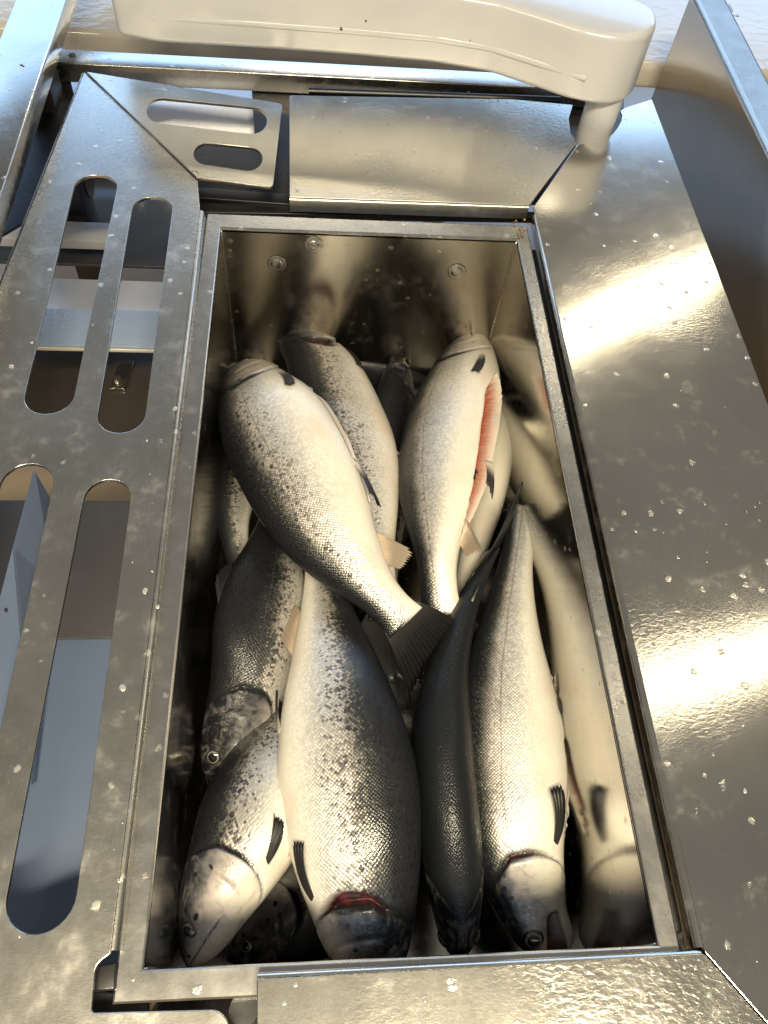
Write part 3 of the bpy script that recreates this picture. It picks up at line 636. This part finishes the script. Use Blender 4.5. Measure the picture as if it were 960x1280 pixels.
def fin(name, base, dirs, lens, m, parent, rays=8, curl=(0, 0, 0), th=0.0009, jag=0.06, seed=0):
    """fan of rays over the base points"""
    r_ = random.Random(seed); base = [Vector(b) for b in base]; dirs = [Vector(d).normalized() for d in dirs]; curl = Vector(curl)
    NI, NJ = rays * 4 + 1, 9; vs = []; uvs = []
    def samp(a, x):
        x *= len(a) - 1; i = min(int(x), len(a) - 2); return a[i] * (1 - (x - i)) + a[i + 1] * (x - i)
    wav = [r_.uniform(-1, 1) for _ in range(rays + 2)]
    for i in range(NI):
        u = i / (NI - 1); b = samp(base, u); d = samp(dirs, u).normalized(); L = samp(lens, u)
        ph = u * rays; L *= 1 - jag * (0.5 - 0.5 * math.cos(2 * math.pi * ph)) + 0.05 * wav[int(ph)]
        for j in range(NJ):
            w = j / (NJ - 1); vs.append(b + d * (L * w) + curl * (w * w * L)); uvs.append((u * rays, w))
    me = bpy.data.meshes.new(name)
    fs = [(i * NJ + j, (i + 1) * NJ + j, (i + 1) * NJ + j + 1, i * NJ + j + 1) for i in range(NI - 1) for j in range(NJ - 1)]
    me.from_pydata([tuple(v) for v in vs], [], fs)
    uvl = me.uv_layers.new(name='UVMap')
    for lp_ in me.loops: uvl.data[lp_.index].uv = uvs[lp_.vertex_index]
    o = link(name, me, m, parent, 180)
    s = o.modifiers.new('thick', 'SOLIDIFY'); s.thickness = th; s.offset = 0
    return o

EYE = None
def trout(label, ctrl, H, roll, wid=1.0, slit=None, gill=0.0, gape=0.0, dark=0.0, tail=None, fins=('dorsal', 'adipose', 'anal', 'pectoral', 'pelvic'), pec='fin_edge', tail_mat='fin_dark', seed=0, hd=0.0, spk=0.8):
    """ctrl: (t, x, y, z) on the axis of the fish, t = 0 snout .. 1 root of the tail"""
    t = np.concatenate([np.linspace(0, .24, 76)[:-1] ** 1.0, np.linspace(.24, 1, NT_ - 75)])
    t[:20] = (np.linspace(0, 1, 20) ** 1.6) * t[19]
    ts = [c[0] for c in ctrl]; pts = np.array([list(at(*c[1:])) for c in ctrl])
    X = smooth_interp(ts, pts, t)
    T = np.gradient(X, t, axis=0); T /= np.linalg.norm(T, axis=1)[:, None]
    seg = np.linalg.norm(np.diff(X, axis=0), axis=1); s = np.concatenate([[0], np.cumsum(seg)]); L = s[-1]
    E_ = np.cross(T, [0, 0, 1.0]); E_ /= np.linalg.norm(E_, axis=1)[:, None]
    N_ = np.cross(E_, T)
    rl = np.radians(smooth_interp([r[0] for r in roll], [r[1] for r in roll], t)) if isinstance(roll, (list, tuple)) else np.full(len(t), math.radians(roll))
    D = np.cos(rl)[:, None] * E_ + np.sin(rl)[:, None] * N_
    S = np.cross(T, D)
    upr = smooth_interp(PT, PU, t) * H; dnr = smooth_interp(PT, PD, t) * H; wr = smooth_interp(PT, PW, t) * H * wid
    th = np.linspace(-math.pi, math.pi, NA_ + 1)[:-1]
    a = np.abs(th)[None, :] / math.pi; tt = t[:, None]; c = np.cos(th)[None, :]; sn = np.sin(th)[None, :]
    sgn = np.sign(sn)
    disp = np.zeros((len(t), NA_)); head = np.zeros_like(disp); red = np.zeros_like(disp); gore = np.zeros_like(disp); cream = np.zeros_like(disp)
    rs_ = np.random.RandomState(seed + 11)
    # gill cover
    tg = .212 - .30 * np.maximum(0, a - .56) ** 1.6 - .18 * np.maximum(0, .42 - a)
    tg = np.where(a > .9, tg.min(), tg) if False else tg
    wg = sstep(a, .14, .30) * sstep(-a, -.97, -.88)
    head = sstep(tg - tt, -.002, .004)
    disp += wg * (.040 * sstep(tt, .07, .20) * sstep(tg - tt, -.001, .002) - .035 * np.exp(-((tt - tg - .004) / .006) ** 2))
    disp -= wg * .034 * np.exp(-((tt - (tg - .050 - .02 * (a - .5))) / .0045) ** 2) * sstep(a, .3, .42)          # preopercle
    disp -= .028 * np.exp(-((a - (.60 + .25 * np.clip(tt / .2, 0, 1))) / .012) ** 2) * sstep(tt, .09, .13) * sstep(tg - tt, 0, .01)
    for kk in range(5):                                                                                             # branchiostegal folds
        disp -= .015 * np.exp(-((a - (.76 + .035 * kk) - .15 * (.15 - tt)) / .006) ** 2) * sstep(tt, .08, .11) * sstep(tg + .01 - tt, 0, .01)
    # mouth line and upper jaw ridge
    am = .50 + 1.15 * tt
    mw = sstep(-tt, -.118, -.108)
    disp -= mw * (.075 + gape * .5) * np.exp(-((a - am) / (.014 + gape * .25)) ** 2)
    disp += mw * .050 * np.exp(-((a - am + .035) / .022) ** 2) * sstep(tt, .025, .05)
    gore_m = mw * np.exp(-((a - am - gape * .08) / (.016 + gape * .30)) ** 2)
    if gape: gore = np.maximum(gore, .9 * sstep(gore_m, .35, .7))
    cheekdark = mw * np.exp(-((a - am) / .012) ** 2) * .45
    # eye socket
    disp -= .030 * np.exp(-(((tt - .075) / .020) ** 2 + ((a - .36) / .075) ** 2)) - .045 * np.exp(-(((tt - .075) / .030) ** 2 + ((a - .36) / .12) ** 2)) * 0.5
    # open gill
    if gill:
        gm = sstep(tt - tg, 0.001, .006) * sstep(tg + gill * np.sin(np.clip((a - .30) / .52, 0, 1) * math.pi) ** .7 - tt, -.002, .006) * sstep(a, .30, .34) * sstep(-a, -.84, -.78)
        gore = np.maximum(gore, gm); disp -= .22 * gm
        disp += .055 * sstep(tt, .10, .20) * sstep(tg - tt, -.001, .003) * sstep(a, .3, .5) * sstep(-a, -.88, -.75)
    # belly cut
    if slit:
        s0_, s1_, w_, off_ = slit; sc_ = 1 - (1 + off_ * 1.0 * sgn) * 0
        av = (np.where(th > 0, math.pi - th, -math.pi - th)[None, :] / math.pi) - off_       # signed distance from the belly line
        ww = w_ * np.sqrt(np.clip(sstep(tt, s0_, s0_ + .10) * sstep(-tt, -s1_, -s1_ + .22), 0, 1)) * (1 + .035 * np.sin(tt * 60 + seed) + .02 * np.sin(tt * 133)) + 1e-4
        x = np.abs(av) / ww; ins = sstep(-x, -1.06, -.70); on = sstep(tt, s0_, s0_ + .01) * sstep(-tt, -s1_, -s1_ + .01)
        red = np.maximum(red, ins * on); disp -= .55 * np.clip(1 - x ** 2, 0, 1) * on * min(1, w_ / .08 + .25)
        disp += .030 * np.exp(-((x - 1.12) / .16) ** 2) * on
        gore = np.maximum(gore, .55 * sstep(-x, -.42, -.05) * on)
    pig = np.interp(a - .55 * dark + 0 * tt, [0, .2, .29, .36, .44, .55, .66, .76, 1], [1, 1, .87, .71, .57, .42, .19, .05, 0])
    pig = pig + .55 * wg * np.exp(-((tt - tg - .003) / .0045) ** 2)
    pig = np.where(a < .12, np.maximum(pig, .97), pig)
    pig = np.clip(pig + (.06 + hd * sstep(-a, -.95, -.6)) * head + cheekdark, 0, 1)
    cream = sstep(a, .86, 1.0) * (1 - head * .3) * .8
    lumps = .012 * np.sin(tt * 21 + seed) * np.sin(a * 7 + seed * 1.7) + .008 * np.sin(tt * 47 + seed * 2.1) * np.cos(a * 13 + seed)
    f_ = 1 + disp + 0.6 * lumps * sstep(tt, .2, .3)
    cd_ = np.where(c > 0, upr[:, None] * c, dnr[:, None] * c) * f_
    ln = wr[:, None] * sgn * np.abs(sn) ** .88 * f_
    if gape:
        jaw = sstep(-tt, -.125, 0.0) * sstep(a, am, am + .03) if False else sstep(.125 - tt, 0, .125) * sstep(a - am, 0, .03)
        cd_ = cd_ - jaw * gape * H * .55
    Vx = X[:, None, :] + D[:, None, :] * cd_[..., None] + S[:, None, :] * ln[..., None]
    nt = len(t)
    verts = Vx.reshape(-1, 3)
    root = empty('trout', tuple(X[nt // 2])); tag(root, label, 'fish', 'trout heaped in the tub')
    me = bpy.data.meshes.new('body')
    i, j = np.meshgrid(np.arange(nt - 1), np.arange(NA_), indexing='ij')
    q = np.stack([i * NA_ + j, i * NA_ + (j + 1) % NA_, (i + 1) * NA_ + (j + 1) % NA_, (i + 1) * NA_ + j], -1).reshape(-1, 4)
    nv = len(verts); verts = np.vstack([verts, X[0] - T[0] * .001, X[-1] + T[-1] * .001])
    caps = [(nv, jj, (jj + 1) % NA_) for jj in range(NA_)] + [(nv + 1, (nt - 1) * NA_ + (jj + 1) % NA_, (nt - 1) * NA_ + jj) for jj in range(NA_)]
    me.from_pydata(verts.tolist(), [], q.tolist() + caps)
    def put(nm, arr):
        at_ = me.attributes.new(nm, 'FLOAT', 'POINT'); at_.data.foreach_set('value', np.concatenate([arr.ravel(), [arr[0].mean(), arr[-1].mean()]]).astype(np.float32))
    one = np.ones((nt, NA_))
    put('pig', pig * one); put('head', head * one); put('red', red * one); put('gore', gore * one); put('cream', cream * one); put('spk', spk * one)
    # surface coordinates in metres: along the body and round from the back
    per = np.cumsum(np.linalg.norm(np.diff(Vx, axis=1, append=Vx[:, :1]), axis=2), axis=1)
    g = np.interp(np.linspace(0, 1, nt), [0, 1], [1, 1])
    aroundm = (np.abs(th)[None, :] / math.pi) * (per[:, -1:] / 2)
    # keep the lattice regular: use a girth that changes slowly along the body
    gg = np.maximum(per[:, -1:] / 2, H * .30)
    vco = ((np.abs(th)[None, :] / math.pi - .45) * gg)
    uvv = np.stack([np.repeat(s[:, None], NA_, 1), vco * one], -1).reshape(-1, 2)
    uvv = np.vstack([uvv, uvv[0], uvv[-1]])
    li = np.empty(len(me.loops), dtype=np.int32); me.loops.foreach_get('vertex_index', li)
    uvl = me.uv_layers.new(name='UVMap'); uvl.data.foreach_set('uv', uvv[li].astype(np.float32).ravel())
    bm = bmesh.new(); bm.from_mesh(me); bmesh.ops.recalc_face_normals(bm, faces=bm.faces); bm.to_mesh(me); bm.free()
    body = link('body', me, M['skin'], root, 180)
    # ---- helpers on the surface
    def st(tv): return int(np.argmin(np.abs(t - tv)))
    def sp(tv, av, side):
        jj = int(np.argmin(np.abs(th - side * av * math.pi))); return Vector(Vx[st(tv), jj])
    def fr_(tv): k_ = st(tv); return Vector(T[k_]), Vector(D[k_]), Vector(S[k_])
    # eyes
    for side in (1, -1):
        p = sp(.075, .36, side); a1 = sp(.095, .36, side) - sp(.055, .36, side); a2 = sp(.075, .40, side) - sp(.075, .32, side)
        nn = a1.cross(a2).normalized(); 
        if nn.dot(p - Vector(X[st(.075)])) < 0: nn = -nn
        r = .0205 * L
        bm = bmesh.new(); bmesh.ops.create_uvsphere(bm, u_segments=28, v_segments=16, radius=1.0)
        e = from_bm('eye', bm, M['iris'], None, 180)
        x_ = a1.normalized(); y_ = nn.cross(x_).normalized(); x_ = y_.cross(nn)
        mw_ = Matrix(((x_.x * r, y_.x * r, nn.x * r * .6, p.x - nn.x * r * .22), (x_.y * r, y_.y * r, nn.y * r * .6, p.y - nn.y * r * .22), (x_.z * r, y_.z * r, nn.z * r * .6, p.z - nn.z * r * .22), (0, 0, 0, 1)))
        e.parent = body; e.matrix_parent_inverse = (Matrix.Translation(root.location) @ Matrix.Translation(-root.location)).inverted(); e.matrix_basis = mw_
        bm = bmesh.new(); bmesh.ops.create_uvsphere(bm, u_segments=20, v_segments=10, radius=.5); 
        bmesh.ops.scale(bm, verts=bm.verts, vec=(1, 1, .42)); bmesh.ops.translate(bm, verts=bm.verts, vec=(0, 0, .88))
    # fins
    Tt, Dd, Ss = Vector(T[-1]), Vector(D[-1]), Vector(S[-1]); xe = Vector(X[-1]) - Tt * .012
    tb = dict(bend=(0, 0, 0), spread=1.0, size=1.0, curl=(0, 0, 0), twist=0.0)
    if tail: tb.update(tail)
    if tb['twist']:
        Dd = (Matrix.Rotation(math.radians(tb['twist']), 3, Tt) @ Dd)
    if 'dvec' in tb: Dd = Vector(tb['dvec']).normalized()
    td_ = (Tt + Vector(tb['bend'])).normalized()
    bs_, ds_, ls_ = [], [], []
    for k_ in range(9):
        u = k_ / 4 - 1; bs_.append(xe + Dd * (u * H * .165)); ds_.append(td_ + Dd * (u * .72 * tb['spread'])); ls_.append(tb['size'] * L * (.145 + .055 * abs(u) ** 1.6))
    fin('caudal_fin', bs_, ds_, ls_, M[tail_mat], root, 16, tb['curl'], .0016, .05, seed)
    if 'dorsal' in fins:
        ks = np.linspace(.43, .56, 6); fin('dorsal_fin', [sp(k_, 0, 1) - fr_(k_)[1] * .003 for k_ in ks], [fr_(k_)[0] * 1.0 + fr_(k_)[1] * .35 for k_ in ks], [L * x for x in (.085, .085, .075, .06, .045, .035)], M['fin_dark'], root, 10, (0, 0, 0), .001, .08, seed + 1)
    if 'adipose' in fins:
        ks = np.linspace(.82, .845, 3); fin('adipose_fin', [sp(k_, 0, 1) - fr_(k_)[1] * .003 for k_ in ks], [fr_(k_)[0] + fr_(k_)[1] * .55 for k_ in ks], [L * x for x in (.045, .04, .025)], M['fin_edge'], root, 2, (0, 0, 0), .0025, .0, seed + 2)
    if 'anal' in fins:
        ks = np.linspace(.71, .80, 5); fin('anal_fin', [sp(k_, 1, 1) + fr_(k_)[1] * .003 for k_ in ks], [fr_(k_)[0] - fr_(k_)[1] * .45 for k_ in ks], [L * x for x in (.085, .08, .065, .05, .035)], M['fin_pale'], root, 9, (0, 0, 0), .001, .1, seed + 3)
    if 'pectoral' in fins:
        for side in (1, -1):
            def ou(tv, av): return (sp(tv, av, side) - Vector(X[st(tv)])).normalized()
            bs2 = [sp(k_, av, side) - ou(k_, av) * .001 for k_, av in ((.218, .795), (.222, .775), (.228, .755))]
            tg2 = [sp(k_, av, side) + ou(k_, av) * lift_ for k_, av, lift_ in ((.335, .80, .008), (.34, .745, .011), (.325, .69, .008))]
            oo = ou(.28, .755)
            fin('pectoral_fin', bs2, [(q2 - b2_).normalized() + oo * .30 for q2, b2_ in zip(tg2, bs2)], [L * x for x in (.085, .128, .112)], M[pec], root, 7, tuple(oo * -.30), .0011, .07, seed + 4)
    if 'pelvic' in fins:
        for side in (1, -1):
            def ou2(tv, av): return (sp(tv, av, side) - Vector(X[st(tv)])).normalized()
            bs2 = [sp(k_, av, side) - ou2(k_, av) * .001 for k_, av in ((.545, .935), (.55, .92), (.556, .905))]
            tg2 = [sp(k_, av, side) + ou2(k_, av) * .009 for k_, av in ((.62, .95), (.63, .91), (.62, .87))]
            oo = ou2(.59, .91)
            fin('pelvic_fin', bs2, [(q2 - b2_).normalized() + oo * .20 for q2, b2_ in zip(tg2, bs2)], [L * x for x in (.06, .088, .078)], M['fin_edge'], root, 6, tuple(oo * -.20), .0011, .08, seed + 5)
    return root

# lower layer; first three are dark fillers added to deepen shadowed gaps
trout('added dark backed filler fish low along the left wall under the spotted ones', [(0, 236, 1010, -.31), (.2, 244, 900, -.30), (.5, 262, 740, -.29), (.8, 280, 600, -.29), (1, 292, 520, -.30)], .11, 95, dark=.25, seed=21, fins=())
trout('added dark filler fish lying across the bottom against the far wall', [(0, 330, 470, -.31), (.2, 380, 468, -.305), (.5, 450, 470, -.30), (.8, 520, 480, -.30), (1, 565, 490, -.305)], .10, 100, dark=.30, seed=22, fins=())
trout('added dark filler fish on the floor beneath the silver fish by the right wall', [(0, 650, 1150, -.315), (.2, 655, 1050, -.31), (.5, 655, 900, -.31), (.8, 650, 760, -.31), (1, 640, 690, -.31)], .08, 90, dark=.25, seed=23, fins=())
trout('dark scaled fish at the left wall, only its tail end showing', [(0, 325, 440, -.30), (.2, 312, 500, -.27), (.5, 297, 575, -.225), (.8, 291, 655, -.215), (1, 308, 745, -.235)], .105, 15, dark=.12, seed=3, fins=('dorsal',), tail=dict(bend=(.15, 0, .12), size=.6, spread=.6))
trout('half hidden fish deep between the two upper silver fish', [(0, 500, 448, -.29), (.2, 496, 500, -.25), (.45, 490, 565, -.225), (.75, 488, 650, -.23), (1, 488, 730, -.25)], .115, 60, dark=.05, seed=4, fins=('pelvic',))
trout('pale fish squeezed against the right wall beneath the slit fish', [(0, 606, 452, -.30), (.2, 612, 520, -.245), (.42, 610, 580, -.215), (.7, 592, 680, -.20), (1, 566, 765, -.20)], .10, -75, dark=-.25, seed=5, pec='fin_dark', fins=('pectoral',))
trout('black headed fish at the near wall pointing left with a bloody gill', [(0, 284, 1200, -.24), (.1, 322, 1172, -.235), (.21, 372, 1146, -.235), (.45, 450, 1090, -.25), (.7, 520, 1020, -.255), (1, 590, 950, -.26)], .125, 25, gill=.02, dark=.02, seed=6, hd=.06, fins=())
# middle layer
trout('dark backed trout head down at the left wall with a spotted gill cover', [(0, 266, 988, -.205), (.1, 284, 930, -.185), (.21, 309, 863, -.165), (.45, 327, 770, -.15), (.7, 342, 690, -.16), (1, 350, 600, -.19)], .112, [(0, 172), (.3, 155), (1, 150)], dark=.26, seed=7, hd=.12, slit=(.28, .62, .03, .03), fins=('dorsal', 'pelvic', 'anal'))
trout('fish lying on its side in the near-left corner, black fin over cream belly', [(0, 236, 1209, -.180), (.1, 264, 1140, -.155), (.21, 296, 1070, -.145), (.45, 332, 985, -.155), (.7, 365, 900, -.19), (1, 395, 800, -.235)], .128, [(0, 172), (.12, 178), (.3, 200), (1, 195)], dark=.10, hd=-.18, spk=0.90, seed=8, slit=(.25, .60, .055, .05), pec='fin_dark', fins=('dorsal', 'pectoral', 'pelvic'))
trout('grey fish behind the large pale one with its red gill against the far wall', [(0, 364, 424, -.275), (.1, 374, 428, -.235), (.21, 396, 448, -.185), (.42, 428, 525, -.15), (.65, 456, 610, -.145), (.85, 472, 700, -.15), (1, 482, 775, -.16)], .125, [(0, 15), (1, 5)], gill=.03, dark=.02, spk=0.70, seed=9, pec='fin_dark', fins=('pectoral', 'pelvic'))
trout('silver fish on the far right with its belly slit open to orange flesh', [(0, 588, 424, -.255), (.1, 586, 440, -.205), (.21, 578, 470, -.155), (.42, 561, 535, -.13), (.65, 550, 625, -.12), (.85, 547, 700, -.125), (1, 552, 768, -.14)], .142, [(0, -25), (.3, -38), (.6, -34), (1, -10)], slit=(.27, .80, .11, -.035), dark=.0, spk=0.20, seed=10, fins=('pectoral', 'pelvic', 'anal'), tail=dict(bend=(0, .1, -1.4), size=.7))
trout('nearly black fish seen from its back between two silver ones with its tail bent up', [(0, 572, 1196, -.21), (.1, 571, 1150, -.185), (.21, 566, 1085, -.165), (.45, 552, 945, -.15), (.68, 560, 835, -.145), (.86, 588, 745, -.14), (1, 614, 690, -.135)], .122, [(0, 92), (.7, 88), (1, 70)], wid=.95, dark=.60, spk=.03, seed=12, fins=('adipose',), tail=dict(bend=(.45, .35, .0), spread=.85, dvec=(-.30, -.38, .87), curl=(-.05, .1, .1)))
trout('silver fish head down at the near right with its mouth and gill open', [(0, 684, 1203, -.225), (.1, 668, 1146, -.21), (.21, 647, 1066, -.185), (.42, 637, 960, -.175), (.64, 634, 840, -.165), (.84, 643, 725, -.16), (1, 655, 635, -.17)], .130, [(0, 178), (.25, 190), (.6, 188), (1, 176)], slit=(.22, .66, .05, .05), gill=.012, gape=.26, dark=-.03, spk=0.15, seed=13, hd=-.14, pec='fin_dark', fins=('pectoral', 'dorsal'), tail=dict(bend=(0, 0, -1.6), size=.55))
# top layer
trout('broad spotted trout head down in the middle of the heap with an open red gill', [(0, 462, 1222, -.20), (.1, 461, 1190, -.165), (.21, 452, 1115, -.13), (.42, 437, 985, -.11), (.65, 420, 850, -.115), (.85, 405, 740, -.14), (1, 402, 680, -.165)], .142, [(0, 12), (.3, 14), (1, -10)], gill=.026, dark=.09, spk=0.80, seed=14, hd=.08, pec='fin_dark', fins=('pectoral', 'pelvic', 'anal'), slit=(.35, .62, .02, 0.0))
trout('large pale belly fish lying slantwise on top of the heap, black tail spread', [(0, 306, 470, -.235), (.1, 310, 474, -.175), (.21, 323, 502, -.115), (.42, 356, 560, -.085), (.65, 415, 668, -.08), (.85, 470, 738, -.085), (1, 508, 778, -.09)], .146, [(0, -12), (.3, -22), (1, -12)], slit=(.27, .66, .030, -.035), dark=-.01, spk=0.55, seed=15, fins=('pectoral', 'pelvic', 'anal'), tail=dict(bend=(.42, .05, -.50), spread=.58, size=.66, curl=(0, 0, -.45)))

# ------------------------------------------------------------------ loose bits: scales, drops, dirt
def scatter(name, label, poly_px, z, count, rmin, rmax, m, seed, flat=0.25, holes=()):
    r_ = random.Random(seed); bm = bmesh.new(); xs = [p[0] for p in poly_px]; ys = [p[1] for p in poly_px]; done = 0; tries = 0
    def inside(x, y, poly):
        c_ = False; k_ = len(poly)
        for a in range(k_):
            x1, y1 = poly[a]; x2, y2 = poly[(a + 1) % k_]
            if (y1 > y) != (y2 > y) and x < (x2 - x1) * (y - y1) / (y2 - y1) + x1: c_ = not c_
        return c_
    while done < count and tries < count * 40:
        tries += 1; x, y = r_.uniform(min(xs), max(xs)), r_.uniform(min(ys), max(ys))
        if not inside(x, y, poly_px) or any(inside(x, y, h) for h in holes): continue
        p = at(x, y, z); R_ = rmin + (rmax - rmin) * r_.random() ** 2.2
        K = 9; rot = r_.uniform(0, 6.28); sx = r_.uniform(.55, 1.0); top = bm.verts.new((p.x, p.y, z + R_ * flat)); ring = []; mid = []
        for k_ in range(K):
            an = 2 * math.pi * k_ / K; q = R_ * r_.uniform(.85, 1.1); cx, cy = q * math.cos(an), q * sx * math.sin(an)
            cx, cy = cx * math.cos(rot) - cy * math.sin(rot), cx * math.sin(rot) + cy * math.cos(rot)
            ring.append(bm.verts.new((p.x + cx, p.y + cy, z - 0.0003))); mid.append(bm.verts.new((p.x + cx * .75, p.y + cy * .75, z + R_ * flat * .75)))
        for k_ in range(K):
            bm.faces.new((ring[k_], ring[(k_ + 1) % K], mid[(k_ + 1) % K], mid[k_])); bm.faces.new((mid[k_], mid[(k_ + 1) % K], top))
        done += 1
    o = from_bm(name, bm, m, None, 60); tag(o, label, 'loose scales' if 'scale' in name else 'drops' if 'drop' in name else 'debris', kind='stuff'); return o
slot_px = [[(85, 200), (215, 205), (215, 545), (25, 530)], [(-90, 570), (165, 590), (100, 1165), (-160, 1150)]]
scatter('fish_scales', 'loose pale scales stuck on the slotted steel plate', [(105, 110), (235, 240), (225, 560), (140, 1190), (100, 1270), (0, 1275), (0, 480)], ZP + .0004, 16, .0008, .0042, M['scale'], 1, .06, slot_px)
scatter('fish_scales', 'loose pale scales stuck on the right cover plate', [(690, 240), (800, 150), (955, 520), (958, 1260), (900, 1190), (740, 560)], ZP + .0004, 18, .0008, .0030, M['scale'], 2, .06)
scatter('fish_scales', 'loose pale scales stuck on the far cover plate', [(370, 130), (690, 140), (650, 245), (370, 240)], ZP + .0004, 16, .0008, .003, M['scale'], 3, .07)
scatter('fish_scales', 'loose pale scales stuck on the near cover plate', [(330, 1232), (870, 1200), (930, 1275), (330, 1278)], ZP + .0004, 22, .0006, .0024, M['scale'], 4, .07)
scatter('water_drops', 'clear water drops on the right side guard flange', [(880, 10), (905, 10), (960, 100), (960, 180)], GH + .0002, 40, .001, .003, M['water'], 5, .4)
scatter('water_drops', 'clear water drops on the right cover plate', [(690, 240), (800, 150), (955, 520), (958, 1260), (900, 1190), (740, 560)], ZP + .0004, 20, .0006, .0022, M['water'], 6, .4)
scatter('water_drops', 'clear water drops on the rim of the tub', [(652, 320), (664, 320), (860, 1170), (838, 1170)], .0004, 26, .0006, .0022, M['water'], 8, .4)
scatter('blood_spots', 'small blood spots on the mitred corner of the slotted plates', [(238, 212), (250, 216), (250, 226), (242, 226)], ZP + .003, 7, .001, .003, M['blood'], 9, .3)
scatter('blood_spots', 'dark blood spot on the left rail', [(22, 78), (30, 78), (30, 85), (22, 85)], lz + .0004, 2, .002, .004, M['blood'], 10, .1)
scatter('scrap_debris', 'brown fish scraps caught in the far-right corner of the tub rim', [(640, 268), (664, 272), (660, 292), (648, 300), (640, 280)], .001, 22, .0008, .003, M['dirt'], 11, .6)
scatter('scrap_debris', 'brown dirt along the back edge of the far cover plate', [(560, 121), (715, 126), (715, 132), (560, 125)], ZP + .001, 16, .0006, .002, M['dirt'], 12, .6)
